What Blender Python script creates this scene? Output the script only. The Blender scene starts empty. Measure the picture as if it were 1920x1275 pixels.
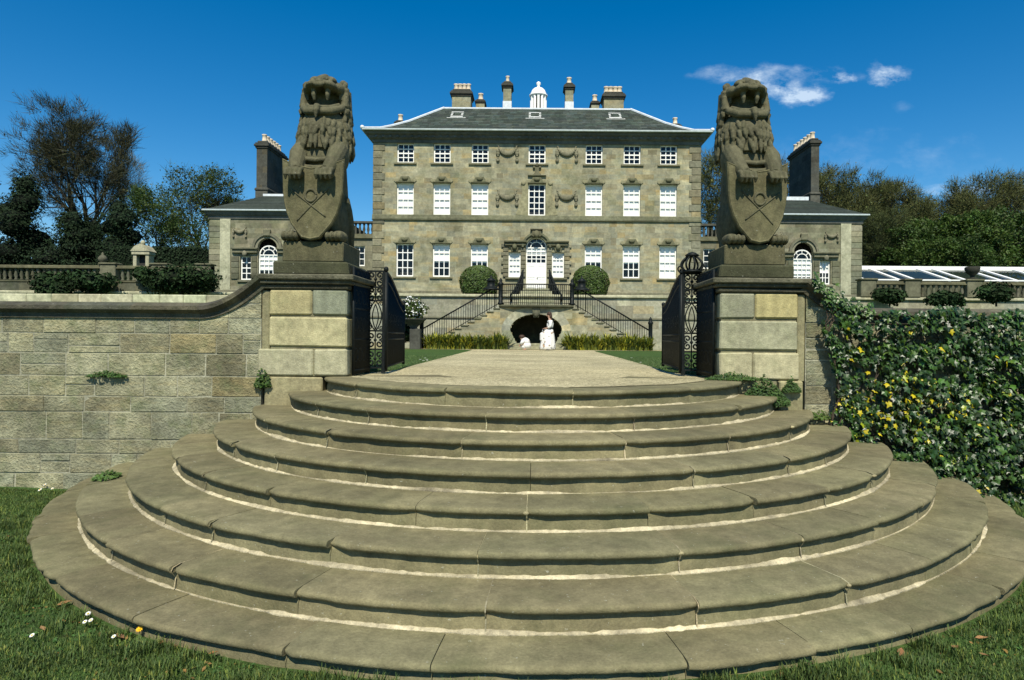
import bpy, math, random
from mathutils import Vector, Matrix, noise as mnoise
R = math.radians
sc = bpy.context.scene
col = sc.collection
PI = math.pi
EYE = 0.44
ROLL = R(0.45)

def W(px, py, d):
    """photo pixel (1920 wide) at depth d -> world point"""
    c, s = math.cos(ROLL), math.sin(ROLL)
    dx, dy = px - 1000.0, py - 632.0
    u = dx * c + dy * s
    v = -dx * s + dy * c
    return Vector((u * d / 1200.0, d, EYE - v * d / 1200.0))

# ------------------------------------------------------------------ mesh builder
ROOT = {}
class MB:
    def __init__(s):
        s.v = []; s.f = []; s.c = []; s.sm = []
    def add(s, vs, fs, c=(1, 1, 1), smooth=False):
        o = len(s.v)
        s.v.extend([(p[0], p[1], p[2]) for p in vs])
        for f in fs:
            s.f.append([i + o for i in f]); s.c.append(c); s.sm.append(smooth)
    def quad(s, a, b, c_, d, c=(1, 1, 1)):
        s.add([a, b, c_, d], [(0, 1, 2, 3)], c)
    def box(s, x0, x1, y0, y1, z0, z1, c=(1, 1, 1)):
        s.add([(x0,y0,z0),(x1,y0,z0),(x1,y1,z0),(x0,y1,z0),(x0,y0,z1),(x1,y0,z1),(x1,y1,z1),(x0,y1,z1)],
              [(0,3,2,1),(4,5,6,7),(0,1,5,4),(1,2,6,5),(2,3,7,6),(3,0,4,7)], c)
    def cbox(s, x0, x1, y0, y1, z0, z1, b=0.01, c=(1, 1, 1), jit=0.0, rng=None):
        b = min(b, (x1-x0)*.45, (y1-y0)*.45, (z1-z0)*.45)
        X, Y, Z = (x0, x1), (y0, y1), (z0, z1)
        vs = []; idx = {}
        for i in (0, 1):
            for j in (0, 1):
                for k in (0, 1):
                    sx, sy, sz = (b if i == 0 else -b), (b if j == 0 else -b), (b if k == 0 else -b)
                    jx, jy, jz = ((rng.uniform(-jit, jit) for _ in range(3)) if rng else (0, 0, 0))
                    P = (X[i] + jx, Y[j] + jy, Z[k] + jz)
                    for a in range(3):
                        q = [P[0] + sx, P[1] + sy, P[2] + sz]; q[a] = P[a]
                        idx[(i, j, k, a)] = len(vs); vs.append(q)
        fs = []
        g = lambda i, j, k, a: idx[(i, j, k, a)]
        for i in (0, 1):
            q = [g(i,0,0,0), g(i,1,0,0), g(i,1,1,0), g(i,0,1,0)]; fs.append(q if i else q[::-1])
            q = [g(0,i,0,1), g(0,i,1,1), g(1,i,1,1), g(1,i,0,1)]; fs.append(q if i else q[::-1])
            q = [g(0,0,i,2), g(1,0,i,2), g(1,1,i,2), g(0,1,i,2)]; fs.append(q if i else q[::-1])
        for i in (0, 1):
            for j in (0, 1):
                q = [g(i,j,0,0), g(i,j,0,1), g(i,j,1,1), g(i,j,1,0)]; fs.append(q if i == j else q[::-1])
                q = [g(i,0,j,0), g(i,0,j,2), g(i,1,j,2), g(i,1,j,0)]; fs.append(q[::-1] if i == j else q)
                q = [g(0,i,j,1), g(0,i,j,2), g(1,i,j,2), g(1,i,j,1)]; fs.append(q if i == j else q[::-1])
                for k in (0, 1):
                    q = [g(i,j,k,0), g(i,j,k,1), g(i,j,k,2)]; fs.append(q if (i + j + k) % 2 else q[::-1])
        s.add(vs, fs, c)
    def tube(s, pts, r, n=6, c=(1, 1, 1), smooth=True, cap=True):
        pts = [Vector(p) for p in pts]
        m = len(pts)
        if not hasattr(r, '__len__'): r = [r] * m
        vs = []; fs = []
        up = None
        for i, p in enumerate(pts):
            t = (pts[min(i + 1, m - 1)] - pts[max(i - 1, 0)])
            if t.length < 1e-9: t = Vector((0, 0, 1))
            t.normalize()
            if up is None:
                up = Vector((0, 0, 1)) if abs(t.z) < .9 else Vector((1, 0, 0))
            a = up - t * up.dot(t)
            if a.length < 1e-6:
                a = Vector((1, 0, 0)) - t * t.x
            a.normalize(); b = t.cross(a); up = a
            for k in range(n):
                w = 2 * PI * k / n
                vs.append(p + (a * math.cos(w) + b * math.sin(w)) * r[i])
        for i in range(m - 1):
            for k in range(n):
                k2 = (k + 1) % n
                fs.append((i*n+k, i*n+k2, (i+1)*n+k2, (i+1)*n+k))
        if cap:
            fs.append(tuple(range(n - 1, -1, -1))); fs.append(tuple((m - 1) * n + k for k in range(n)))
        s.add(vs, fs, c, smooth)
    def ell(s, ctr, rad, rot=None, seg=16, ring=10, c=(1, 1, 1)):
        ctr = Vector(ctr)
        vs = [Vector((0, 0, rad[2]))]
        for i in range(1, ring):
            th = PI * i / ring
            for k in range(seg):
                ph = 2 * PI * k / seg
                vs.append(Vector((rad[0]*math.sin(th)*math.cos(ph), rad[1]*math.sin(th)*math.sin(ph), rad[2]*math.cos(th))))
        vs.append(Vector((0, 0, -rad[2])))
        if rot is not None: vs = [rot @ p for p in vs]
        vs = [p + ctr for p in vs]
        fs = []
        for k in range(seg): fs.append((0, 1 + k, 1 + (k + 1) % seg))
        for i in range(ring - 2):
            for k in range(seg):
                a = 1 + i*seg + k; b = 1 + i*seg + (k+1) % seg
                fs.append((a, a + seg, b + seg, b))
        L = len(vs) - 1
        for k in range(seg): fs.append((L, 1 + (ring-2)*seg + (k+1) % seg, 1 + (ring-2)*seg + k))
        s.add(vs, fs, c, True)
    def lathe(s, ctr, prof, n=16, c=(1, 1, 1), smooth=True, sq=False):
        vs = []; fs = []
        m = len(prof)
        for (r, z) in prof:
            for k in range(n):
                w = 2 * PI * (k + (.5 if sq else 0)) / n
                q = r / math.cos(PI / n) if sq else r
                vs.append((ctr[0] + q*math.cos(w), ctr[1] + q*math.sin(w), ctr[2] + z))
        for i in range(m - 1):
            for k in range(n):
                k2 = (k + 1) % n
                fs.append((i*n+k, i*n+k2, (i+1)*n+k2, (i+1)*n+k))
        fs.append(tuple(range(n - 1, -1, -1))); fs.append(tuple((m - 1) * n + k for k in range(n)))
        s.add(vs, fs, c, smooth)
    def prism(s, poly, y0, y1, c=(1, 1, 1)):
        """poly of (x,z), extruded along y"""
        n = len(poly)
        vs = [(x, y0, z) for x, z in poly] + [(x, y1, z) for x, z in poly]
        ar = sum(poly[i][0]*poly[(i+1) % n][1] - poly[(i+1) % n][0]*poly[i][1] for i in range(n))
        fs = [tuple(range(n)), tuple(range(2*n - 1, n - 1, -1))] + [(i, i + n, (i+1) % n + n, (i+1) % n) for i in range(n)]
        if ar < 0: fs = [f[::-1] for f in fs]
        s.add(vs, fs, c)
    def build(s, name, mat, parent=None, loc=None):
        me = bpy.data.meshes.new(name)
        org = Vector((0, 0, 0))
        if loc is not None: org = Vector(loc)
        elif parent is not None: org = ROOT.get(parent.name, org)
        vs = s.v if org.length == 0 else [(a - org.x, b - org.y, c - org.z) for a, b, c in s.v]
        me.from_pydata(vs, [], s.f)
        at = me.attributes.new('tint', 'FLOAT_COLOR', 'CORNER')
        buf = []
        for p, c in zip(s.f, s.c):
            buf.extend((c[0], c[1], c[2], 1.0) * len(p))
        at.data.foreach_set('color', buf)
        me.polygons.foreach_set('use_smooth', s.sm)
        me.materials.append(mat)
        me.update()
        o = bpy.data.objects.new(name, me); col.objects.link(o)
        if parent is not None:
            o.parent = parent
            ROOT[o.name] = ROOT.get(parent.name, Vector((0, 0, 0)))
        elif loc is not None:
            o.location = loc
        return o

def tag(o, label=None, cat=None, group=None, kind=None):
    if label: o['label'] = label
    if cat: o['category'] = cat
    if group: o['group'] = group
    if kind: o['kind'] = kind
    return o
def thing(name, loc, label, cat, group=None):
    o = bpy.data.objects.new(name, None); col.objects.link(o)
    o.location = loc; o.empty_display_size = .3
    ROOT[o.name] = Vector(loc)
    return tag(o, label, cat, group)
def copy_tree(o, parent=None):
    c = o.copy(); col.objects.link(c)
    if parent is not None: c.parent = parent
    for ch in list(o.children): copy_tree(ch, c)
    return c

# ------------------------------------------------------------------ materials
def newmat(name):
    m = bpy.data.materials.new(name); m.use_nodes = True
    nt = m.node_tree; nt.nodes.clear()
    out = nt.nodes.new('ShaderNodeOutputMaterial')
    b = nt.nodes.new('ShaderNodeBsdfPrincipled')
    nt.links.new(b.outputs[0], out.inputs[0])
    return m, nt, b, out
def nnoise(nt, vec, scale, detail=4, rough=.55):
    n = nt.nodes.new('ShaderNodeTexNoise'); n.inputs['Scale'].default_value = scale
    n.inputs['Detail'].default_value = detail; n.inputs['Roughness'].default_value = rough
    nt.links.new(vec, n.inputs['Vector']); return n.outputs['Fac']
def ramp(nt, fac, stops):
    r = nt.nodes.new('ShaderNodeValToRGB')
    e = r.color_ramp.elements
    e[0].position, e[0].color = stops[0][0], (*stops[0][1], 1)
    e[1].position, e[1].color = stops[-1][0], (*stops[-1][1], 1)
    for p, c in stops[1:-1]:
        k = e.new(p); k.color = (*c, 1)
    nt.links.new(fac, r.inputs[0]); return r.outputs[0]
def mix(nt, a, b, fac=None, mode='MIX', f=1.0):
    n = nt.nodes.new('ShaderNodeMix'); n.data_type = 'RGBA'; n.blend_type = mode
    n.inputs[0].default_value = f
    if fac is not None: nt.links.new(fac, n.inputs[0])
    for i, x in ((6, a), (7, b)):
        if isinstance(x, tuple): n.inputs[i].default_value = (*x, 1)
        else: nt.links.new(x, n.inputs[i])
    return n.outputs[2]
def g3(v): return (v, v, v)
def stone(name, base, dark=.45, stain=.9, scale=1.0, rough=.9, bump=.4, bscale=40., green=0.0, lichen=0.0, bdist=.02, streak=0.0, lsc=11, moss=0.0):
    m, nt, b, out = newmat(name)
    tc = nt.nodes.new('ShaderNodeTexCoord').outputs['Object']
    at = nt.nodes.new('ShaderNodeAttribute'); at.attribute_name = 'tint'
    c = mix(nt, base, at.outputs['Color'], mode='MULTIPLY')
    big = nnoise(nt, tc, .9 * scale, 6, .65)
    c = mix(nt, c, ramp(nt, big, [(.3, g3(dark)), (.62, g3(1.1))]), mode='MULTIPLY', f=stain)
    mid = nnoise(nt, tc, 7 * scale, 5, .6)
    c = mix(nt, c, ramp(nt, mid, [(.3, g3(.7)), (.7, g3(1.25))]), mode='MULTIPLY', f=.8)
    fine = nnoise(nt, tc, bscale, 3, .7)
    c = mix(nt, c, ramp(nt, fine, [(.3, g3(.75)), (.7, g3(1.25))]), mode='MULTIPLY', f=.7)
    if streak > 0:
        mp = nt.nodes.new('ShaderNodeMapping'); mp.inputs['Scale'].default_value = (1.2, 1.2, 7)
        nt.links.new(tc, mp.inputs['Vector']); sn = nnoise(nt, mp.outputs[0], 1.3 * scale, 5, .65)
        c = mix(nt, c, ramp(nt, sn, [(.30, (.72, .74, .78)), (.5, (1, 1, 1)), (.66, (1.22, 1.02, .74))]), mode='MULTIPLY', f=streak)
    if moss > 0:
        gn = nnoise(nt, tc, 1.1 * scale, 7, .75)
        c = mix(nt, c, (.075, .082, .040), ramp(nt, gn, [(.53, g3(0)), (.66, g3(moss))]))
    if green > 0:
        gn = nnoise(nt, tc, 2.3 * scale, 5, .7)
        c = mix(nt, c, (base[0]*.45, base[1]*.55, base[2]*.4), ramp(nt, gn, [(.5, g3(0)), (.68, g3(green))]))
    if lichen > 0:
        ln = nnoise(nt, tc, lsc * scale, 3, .6)
        c = mix(nt, c, (.42, .42, .34), ramp(nt, ln, [(.68, g3(0)), (.74, g3(lichen))]))
    nt.links.new(c, b.inputs['Base Color'])
    b.inputs['Roughness'].default_value = rough
    b.inputs['Specular IOR Level'].default_value = .25
    bp = nt.nodes.new('ShaderNodeBump'); bp.inputs['Strength'].default_value = bump
    bp.inputs['Distance'].default_value = bdist
    h = nt.nodes.new('ShaderNodeMath'); h.operation = 'ADD'
    nt.links.new(mid, h.inputs[0]); nt.links.new(fine, h.inputs[1])
    nt.links.new(h.outputs[0], bp.inputs['Height']); nt.links.new(bp.outputs[0], b.inputs['Normal'])
    return m
def plain(name, base, rough=.6, spec=.3, var=.25, scale=6., metal=0., tint=True, bump=0.0, trans=0.0, coat=0.0):
    m, nt, b, out = newmat(name)
    tc = nt.nodes.new('ShaderNodeTexCoord').outputs['Object']
    n = nnoise(nt, tc, scale, 4)
    c = mix(nt, base, ramp(nt, n, [(.3, g3(1 - var)), (.7, g3(1 + var))]), mode='MULTIPLY')
    if tint:
        at = nt.nodes.new('ShaderNodeAttribute'); at.attribute_name = 'tint'
        c = mix(nt, c, at.outputs['Color'], mode='MULTIPLY')
    nt.links.new(c, b.inputs['Base Color'])
    b.inputs['Roughness'].default_value = rough; b.inputs['Specular IOR Level'].default_value = spec
    b.inputs['Metallic'].default_value = metal; b.inputs['Coat Weight'].default_value = coat
    b.inputs['Coat Roughness'].default_value = .12
    if bump:
        bp = nt.nodes.new('ShaderNodeBump'); bp.inputs['Strength'].default_value = bump
        bp.inputs['Distance'].default_value = .02
        nt.links.new(n, bp.inputs['Height']); nt.links.new(bp.outputs[0], b.inputs['Normal'])
    if trans:
        tr = nt.nodes.new('ShaderNodeBsdfTranslucent'); nt.links.new(c, tr.inputs[0])
        ms = nt.nodes.new('ShaderNodeMixShader'); ms.inputs[0].default_value = trans
        nt.links.new(b.outputs[0], ms.inputs[1]); nt.links.new(tr.outputs[0], ms.inputs[2])
        nt.links.new(ms.outputs[0], out.inputs[0])
    return m
def glassmat(name, tintc=(.99, 1, 1), refl=.06):
    m = bpy.data.materials.new(name); m.use_nodes = True
    nt = m.node_tree; nt.nodes.clear()
    out = nt.nodes.new('ShaderNodeOutputMaterial')
    t = nt.nodes.new('ShaderNodeBsdfTransparent'); t.inputs[0].default_value = (*tintc, 1)
    g = nt.nodes.new('ShaderNodeBsdfGlossy'); g.inputs['Roughness'].default_value = .03
    ly = nt.nodes.new('ShaderNodeLayerWeight'); ly.inputs[0].default_value = .15
    a = nt.nodes.new('ShaderNodeMath'); a.operation = 'ADD'; a.inputs[1].default_value = refl * .5; a.use_clamp = True
    nt.links.new(ly.outputs['Fresnel'], a.inputs[0])
    ms = nt.nodes.new('ShaderNodeMixShader')
    nt.links.new(a.outputs[0], ms.inputs[0]); nt.links.new(t.outputs[0], ms.inputs[1]); nt.links.new(g.outputs[0], ms.inputs[2])
    nt.links.new(ms.outputs[0], out.inputs[0])
    return m

M = {}
M['step'] = stone('step_stone', (.182, .168, .093), dark=.60, stain=.9, scale=1.3, bump=.45, bscale=65, green=.3, lichen=.55, bdist=.012, lsc=30, moss=.35)
M['mortar'] = stone('lime_mortar', (.50, .45, .31), dark=.45, stain=1, scale=3.2, bump=.6, bscale=60)
M['wall'] = stone('garden_wall_stone', (.31, .298, .19), dark=.42, stain=.95, scale=2.2, bump=.95, bscale=40, green=.55, lichen=.35, bdist=.025, streak=.3, moss=.3)
M['joint'] = stone('wall_joint', (.33, .32, .23), dark=.4, scale=3, bump=.5)
M['pier'] = stone('pier_stone', (.41, .385, .26), dark=.5, stain=.7, scale=2.0, bump=.45, bscale=60, green=.25, lichen=.2, bdist=.012)
M['coping'] = stone('coping_stone', (.10, .095, .065), dark=.4, stain=.9, scale=2.2, bump=.6, bscale=45, green=.5, lichen=.6)
M['lion'] = stone('lion_sandstone', (.112, .105, .060), dark=.5, stain=.75, scale=2.4, bump=.5, bscale=70, green=.4, lichen=.45, bdist=.012)
M['house'] = stone('mansion_stone', (.315, .298, .198), dark=.62, stain=.8, scale=.45, bump=.2, bscale=9, green=.35, streak=.6, moss=.45)
M['housetrim'] = stone('mansion_trim_stone', (.22, .205, .135), dark=.5, stain=.8, scale=.9, bump=.2, bscale=9, green=.35)
M['pav'] = stone('pavilion_stone', (.215, .205, .14), dark=.55, stain=.8, scale=.6, bump=.2, bscale=9, green=.4)
M['blackstone'] = stone('sooty_stone', (.075, .075, .06), dark=.5, stain=.8, scale=.9, bump=.2, bscale=9)
M['terrace'] = stone('terrace_stone', (.125, .122, .08), dark=.45, stain=.9, scale=.7, bump=.2, bscale=9, green=.5)
M['pale'] = stone('pale_stone', (.345, .332, .24), dark=.6, stain=.8, scale=.8, bump=.2, bscale=9, green=.4)
M['roof'] = stone('slate', (.052, .066, .054), dark=.6, stain=.8, scale=.8, bump=.3, bscale=7, green=.4)
M['lead'] = plain('lead_flashing', (.62, .66, .68), rough=.5, var=.15)
M['cornice'] = stone('cornice_stone', (.13, .135, .12), dark=.6, scale=.6, bump=.1)
M['white'] = plain('white_paint', (.84, .84, .80), rough=.45, var=.04)
M['blind'] = plain('white_blind', (.86, .86, .82), rough=.8, var=.05, scale=2)
M['room'] = plain('dark_room', (.035, .033, .03), rough=.9)
M['glass'] = glassmat('window_glass')
M['iron'] = plain('black_iron', (.006, .009, .009), rough=.55, spec=.2, var=.4, scale=30)
M['pot'] = plain('clay_pot', (.62, .52, .38), rough=.8)
M['skin'] = plain('skin', (.45, .27, .19), rough=.55)
M['hair'] = plain('brown_hair', (.05, .028, .018), rough=.6)
M['cloth'] = plain('white_cloth', (.66, .65, .62), rough=.85, var=.06)
M['bark'] = plain('bark', (.040, .036, .026), rough=.95, var=.4, scale=3)
M['twig'] = plain('twig', (.060, .060, .030), rough=.95, var=.3, scale=2)
M['leaf'] = plain('tree_leaf', (.075, .105, .026), rough=.55, var=.3, scale=1.2, trans=.3)
M['darkleaf'] = plain('evergreen_leaf', (.014, .026, .011), rough=.8, spec=.12, var=.3, scale=1.5)
M['box'] = plain('clipped_leaf', (.062, .10, .02), rough=.5, var=.25, scale=3, trans=.15)
M['ivy'] = plain('ivy_leaf', (.028, .064, .012), rough=.40, spec=.45, var=.3, scale=5, coat=.0, trans=.06)
M['ivystem'] = plain('ivy_stem', (.06, .045, .03), rough=.9)
M['grass'] = plain('grass_blade', (.075, .12, .03), rough=.6, var=.3, scale=4, trans=.25)
M['strap'] = plain('strap_leaf', (.17, .19, .035), rough=.5, var=.3, scale=4, trans=.25)
M['petal'] = plain('white_petal', (.85, .84, .80), rough=.7, var=.05)
M['yellow'] = plain('yellow_petal', (.80, .50, .02), rough=.7, var=.1)
M['dry'] = plain('dry_leaf', (.22, .12, .045), rough=.8, var=.3)

def shifty(col_, rng, a=.15, hue=.06):
    k = 1 + rng.uniform(-a, a)
    return (col_[0]*k*(1 + rng.uniform(-hue, hue)), col_[1]*k, col_[2]*k*(1 + rng.uniform(-hue, hue)))
def stone_tint(rng, a=.2):
    t = rng.random()
    k = 1 + rng.uniform(-a, a)
    if t < .11: return (1.08*k, .97*k, .80*k)       # ochre
    if t < .30: return (.88*k, .92*k, .97*k)        # grey blue
    if t < .38: return (.80*k, .77*k, .74*k)
    if t < .50: return (1.12*k, 1.11*k, 1.07*k)
    return (k, k, k)

# ------------------------------------------------------------------ ground, path, terrace
def ground_mat():
    m, nt, b, out = newmat('lawn_ground')
    tc = nt.nodes.new('ShaderNodeTexCoord').outputs['Object']
    n1 = nnoise(nt, tc, .7, 6, .7); n2 = nnoise(nt, tc, 22, 5, .7)
    c = ramp(nt, n1, [(.3, (.040, .078, .020)), (.7, (.062, .115, .028))])
    n3 = nnoise(nt, tc, 5, 5, .7)
    c = mix(nt, c, (.085, .062, .035), ramp(nt, n3, [(.56, g3(0)), (.68, g3(.7))]))
    c = mix(nt, c, ramp(nt, n2, [(.3, g3(.55)), (.7, g3(1.4))]), mode='MULTIPLY')
    nt.links.new(c, b.inputs['Base Color']); b.inputs['Roughness'].default_value = .85
    b.inputs['Specular IOR Level'].default_value = .1
    bp = nt.nodes.new('ShaderNodeBump'); bp.inputs['Strength'].default_value = .8; bp.inputs['Distance'].default_value = .04
    nt.links.new(n2, bp.inputs['Height']); nt.links.new(bp.outputs[0], b.inputs['Normal'])
    return m
def gravel_mat():
    m, nt, b, out = newmat('gravel')
    tc = nt.nodes.new('ShaderNodeTexCoord').outputs['Object']
    vo = nt.nodes.new('ShaderNodeTexVoronoi'); vo.inputs['Scale'].default_value = 55
    nt.links.new(tc, vo.inputs['Vector'])
    n1 = nnoise(nt, tc, 1.1, 6, .7); n2 = nnoise(nt, tc, 13, 4, .7)
    n0 = nnoise(nt, tc, .33, 5, .7)
    c = ramp(nt, n1, [(.3, (.43, .38, .22)), (.7, (.57, .505, .31))])
    c = mix(nt, c, ramp(nt, n0, [(.35, g3(.72)), (.62, g3(1.08))]), mode='MULTIPLY')
    c = mix(nt, c, ramp(nt, n2, [(.3, g3(.72)), (.7, g3(1.25))]), mode='MULTIPLY')
    hs = nt.nodes.new('ShaderNodeSeparateColor'); nt.links.new(vo.outputs['Color'], hs.inputs[0])
    c = mix(nt, c, ramp(nt, hs.outputs[0], [(.0, g3(.6)), (1, g3(1.4))]), mode='MULTIPLY')
    nt.links.new(c, b.inputs['Base Color']); b.inputs['Roughness'].default_value = .95
    b.inputs['Specular IOR Level'].default_value = .1
    bp = nt.nodes.new('ShaderNodeBump'); bp.inputs['Strength'].default_value = .9; bp.inputs['Distance'].default_value = .02
    nt.links.new(vo.outputs['Distance'], bp.inputs['Height']); nt.links.new(bp.outputs[0], b.inputs['Normal'])
    return m
M['ground'] = ground_mat(); M['gravel'] = gravel_mat()
GZ = -1.20            # lawn in front of the steps
WALLY = 6.85          # front face of wall and piers
CY, R0, TR, RI = 7.76, 2.42, .348, .155
def gz(y):            # garden behind the gates falls gently to the house
    t = min(max((y - 9.0) / 21.0, 0), 1); return -.012 - .15 * t
def soft(x, y): return .035 * mnoise.noise(Vector((x*.7, y*.7, 3))) + .015 * mnoise.noise(Vector((x*3, y*3, 1)))
b = MB()
xs = [-900, -120, -40, -20] + [-12 + i*.5 for i in range(49)] + [20, 40, 120, 900]
ysf = [-600, -60, -20, -6] + [-1 + i*.4 for i in range(20)] + [WALLY + .12]
ysb = [WALLY + .14, 7.4, 9, 12, 16, 20, 25, 30, 34, 60, 150, 600, 1500]
rows = [(y, True) for y in ysf] + [(y, False) for y in ysb]
vs = []
for y, fr in rows:
    for x in xs:
        near = abs(x) < 13 and y > -2
        vs.append((x, y, (GZ + (soft(x, y) if near else 0) - (.0 if fr else 0)) if fr else gz(y) - .012))
n = len(xs)
b.add(vs, [(j*n+i, j*n+i+1, (j+1)*n+i+1, (j+1)*n+i) for j in range(len(rows)-1) for i in range(n-1)], (1, 1, 1), True)
tag(b.build('ground', M['ground']), 'green lawn in front of the steps and behind the gates', 'lawn', kind='structure')

b = MB()
pe = [(6.95, 1.98), (7.7, 1.98), (8.6, 1.80), (10, 1.88), (12, 1.98), (16, 2.15), (21, 2.35), (26, 2.55), (29, 2.75), (29.9, 3.6), (30.2, 8.5), (31.6, 8.5)]
vs = []
for y, hx in pe:
    for k in range(9):
        vs.append((hx * (k/4 - 1) + .05*mnoise.noise(Vector((y*.6, k*9.1, 0))) * (k in (0, 8)), y, gz(y)))
b.add(vs, [(j*9+i, j*9+i+1, (j+1)*9+i+1, (j+1)*9+i) for j in range(len(pe)-1) for i in range(8)])
fan = []
n = 40
for i in range(n + 1):
    x = 1.98*(2*i/n - 1); r_ = R0 - .30 + .10*mnoise.noise(Vector((x*1.3, 4, 4))) + .05*mnoise.noise(Vector((x*5, 4, 1)))
    fan += [(x, min(6.95, CY - math.sqrt(max(.6, r_*r_ - x*x))), .0035), (x, 6.95, .002)]
b.add(fan, [(2*i, 2*i+2, 2*i+3, 2*i+1) for i in range(n)])
tag(b.build('path', M['gravel']), 'sandy gravel path from the gates to the house', 'path', kind='structure')
TZ = 2.6
TY = 33.0
b = MB()
b.add([(-900, TY+.2, TZ), (900, TY+.2, TZ), (900, 1500, TZ), (-900, 1500, TZ)], [(0, 1, 2, 3)])
tag(b.build('terrace_ground', M['ground']), 'raised terrace lawn the house and trees stand on', 'terrace', kind='structure')

# ------------------------------------------------------------------ curved steps

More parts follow.
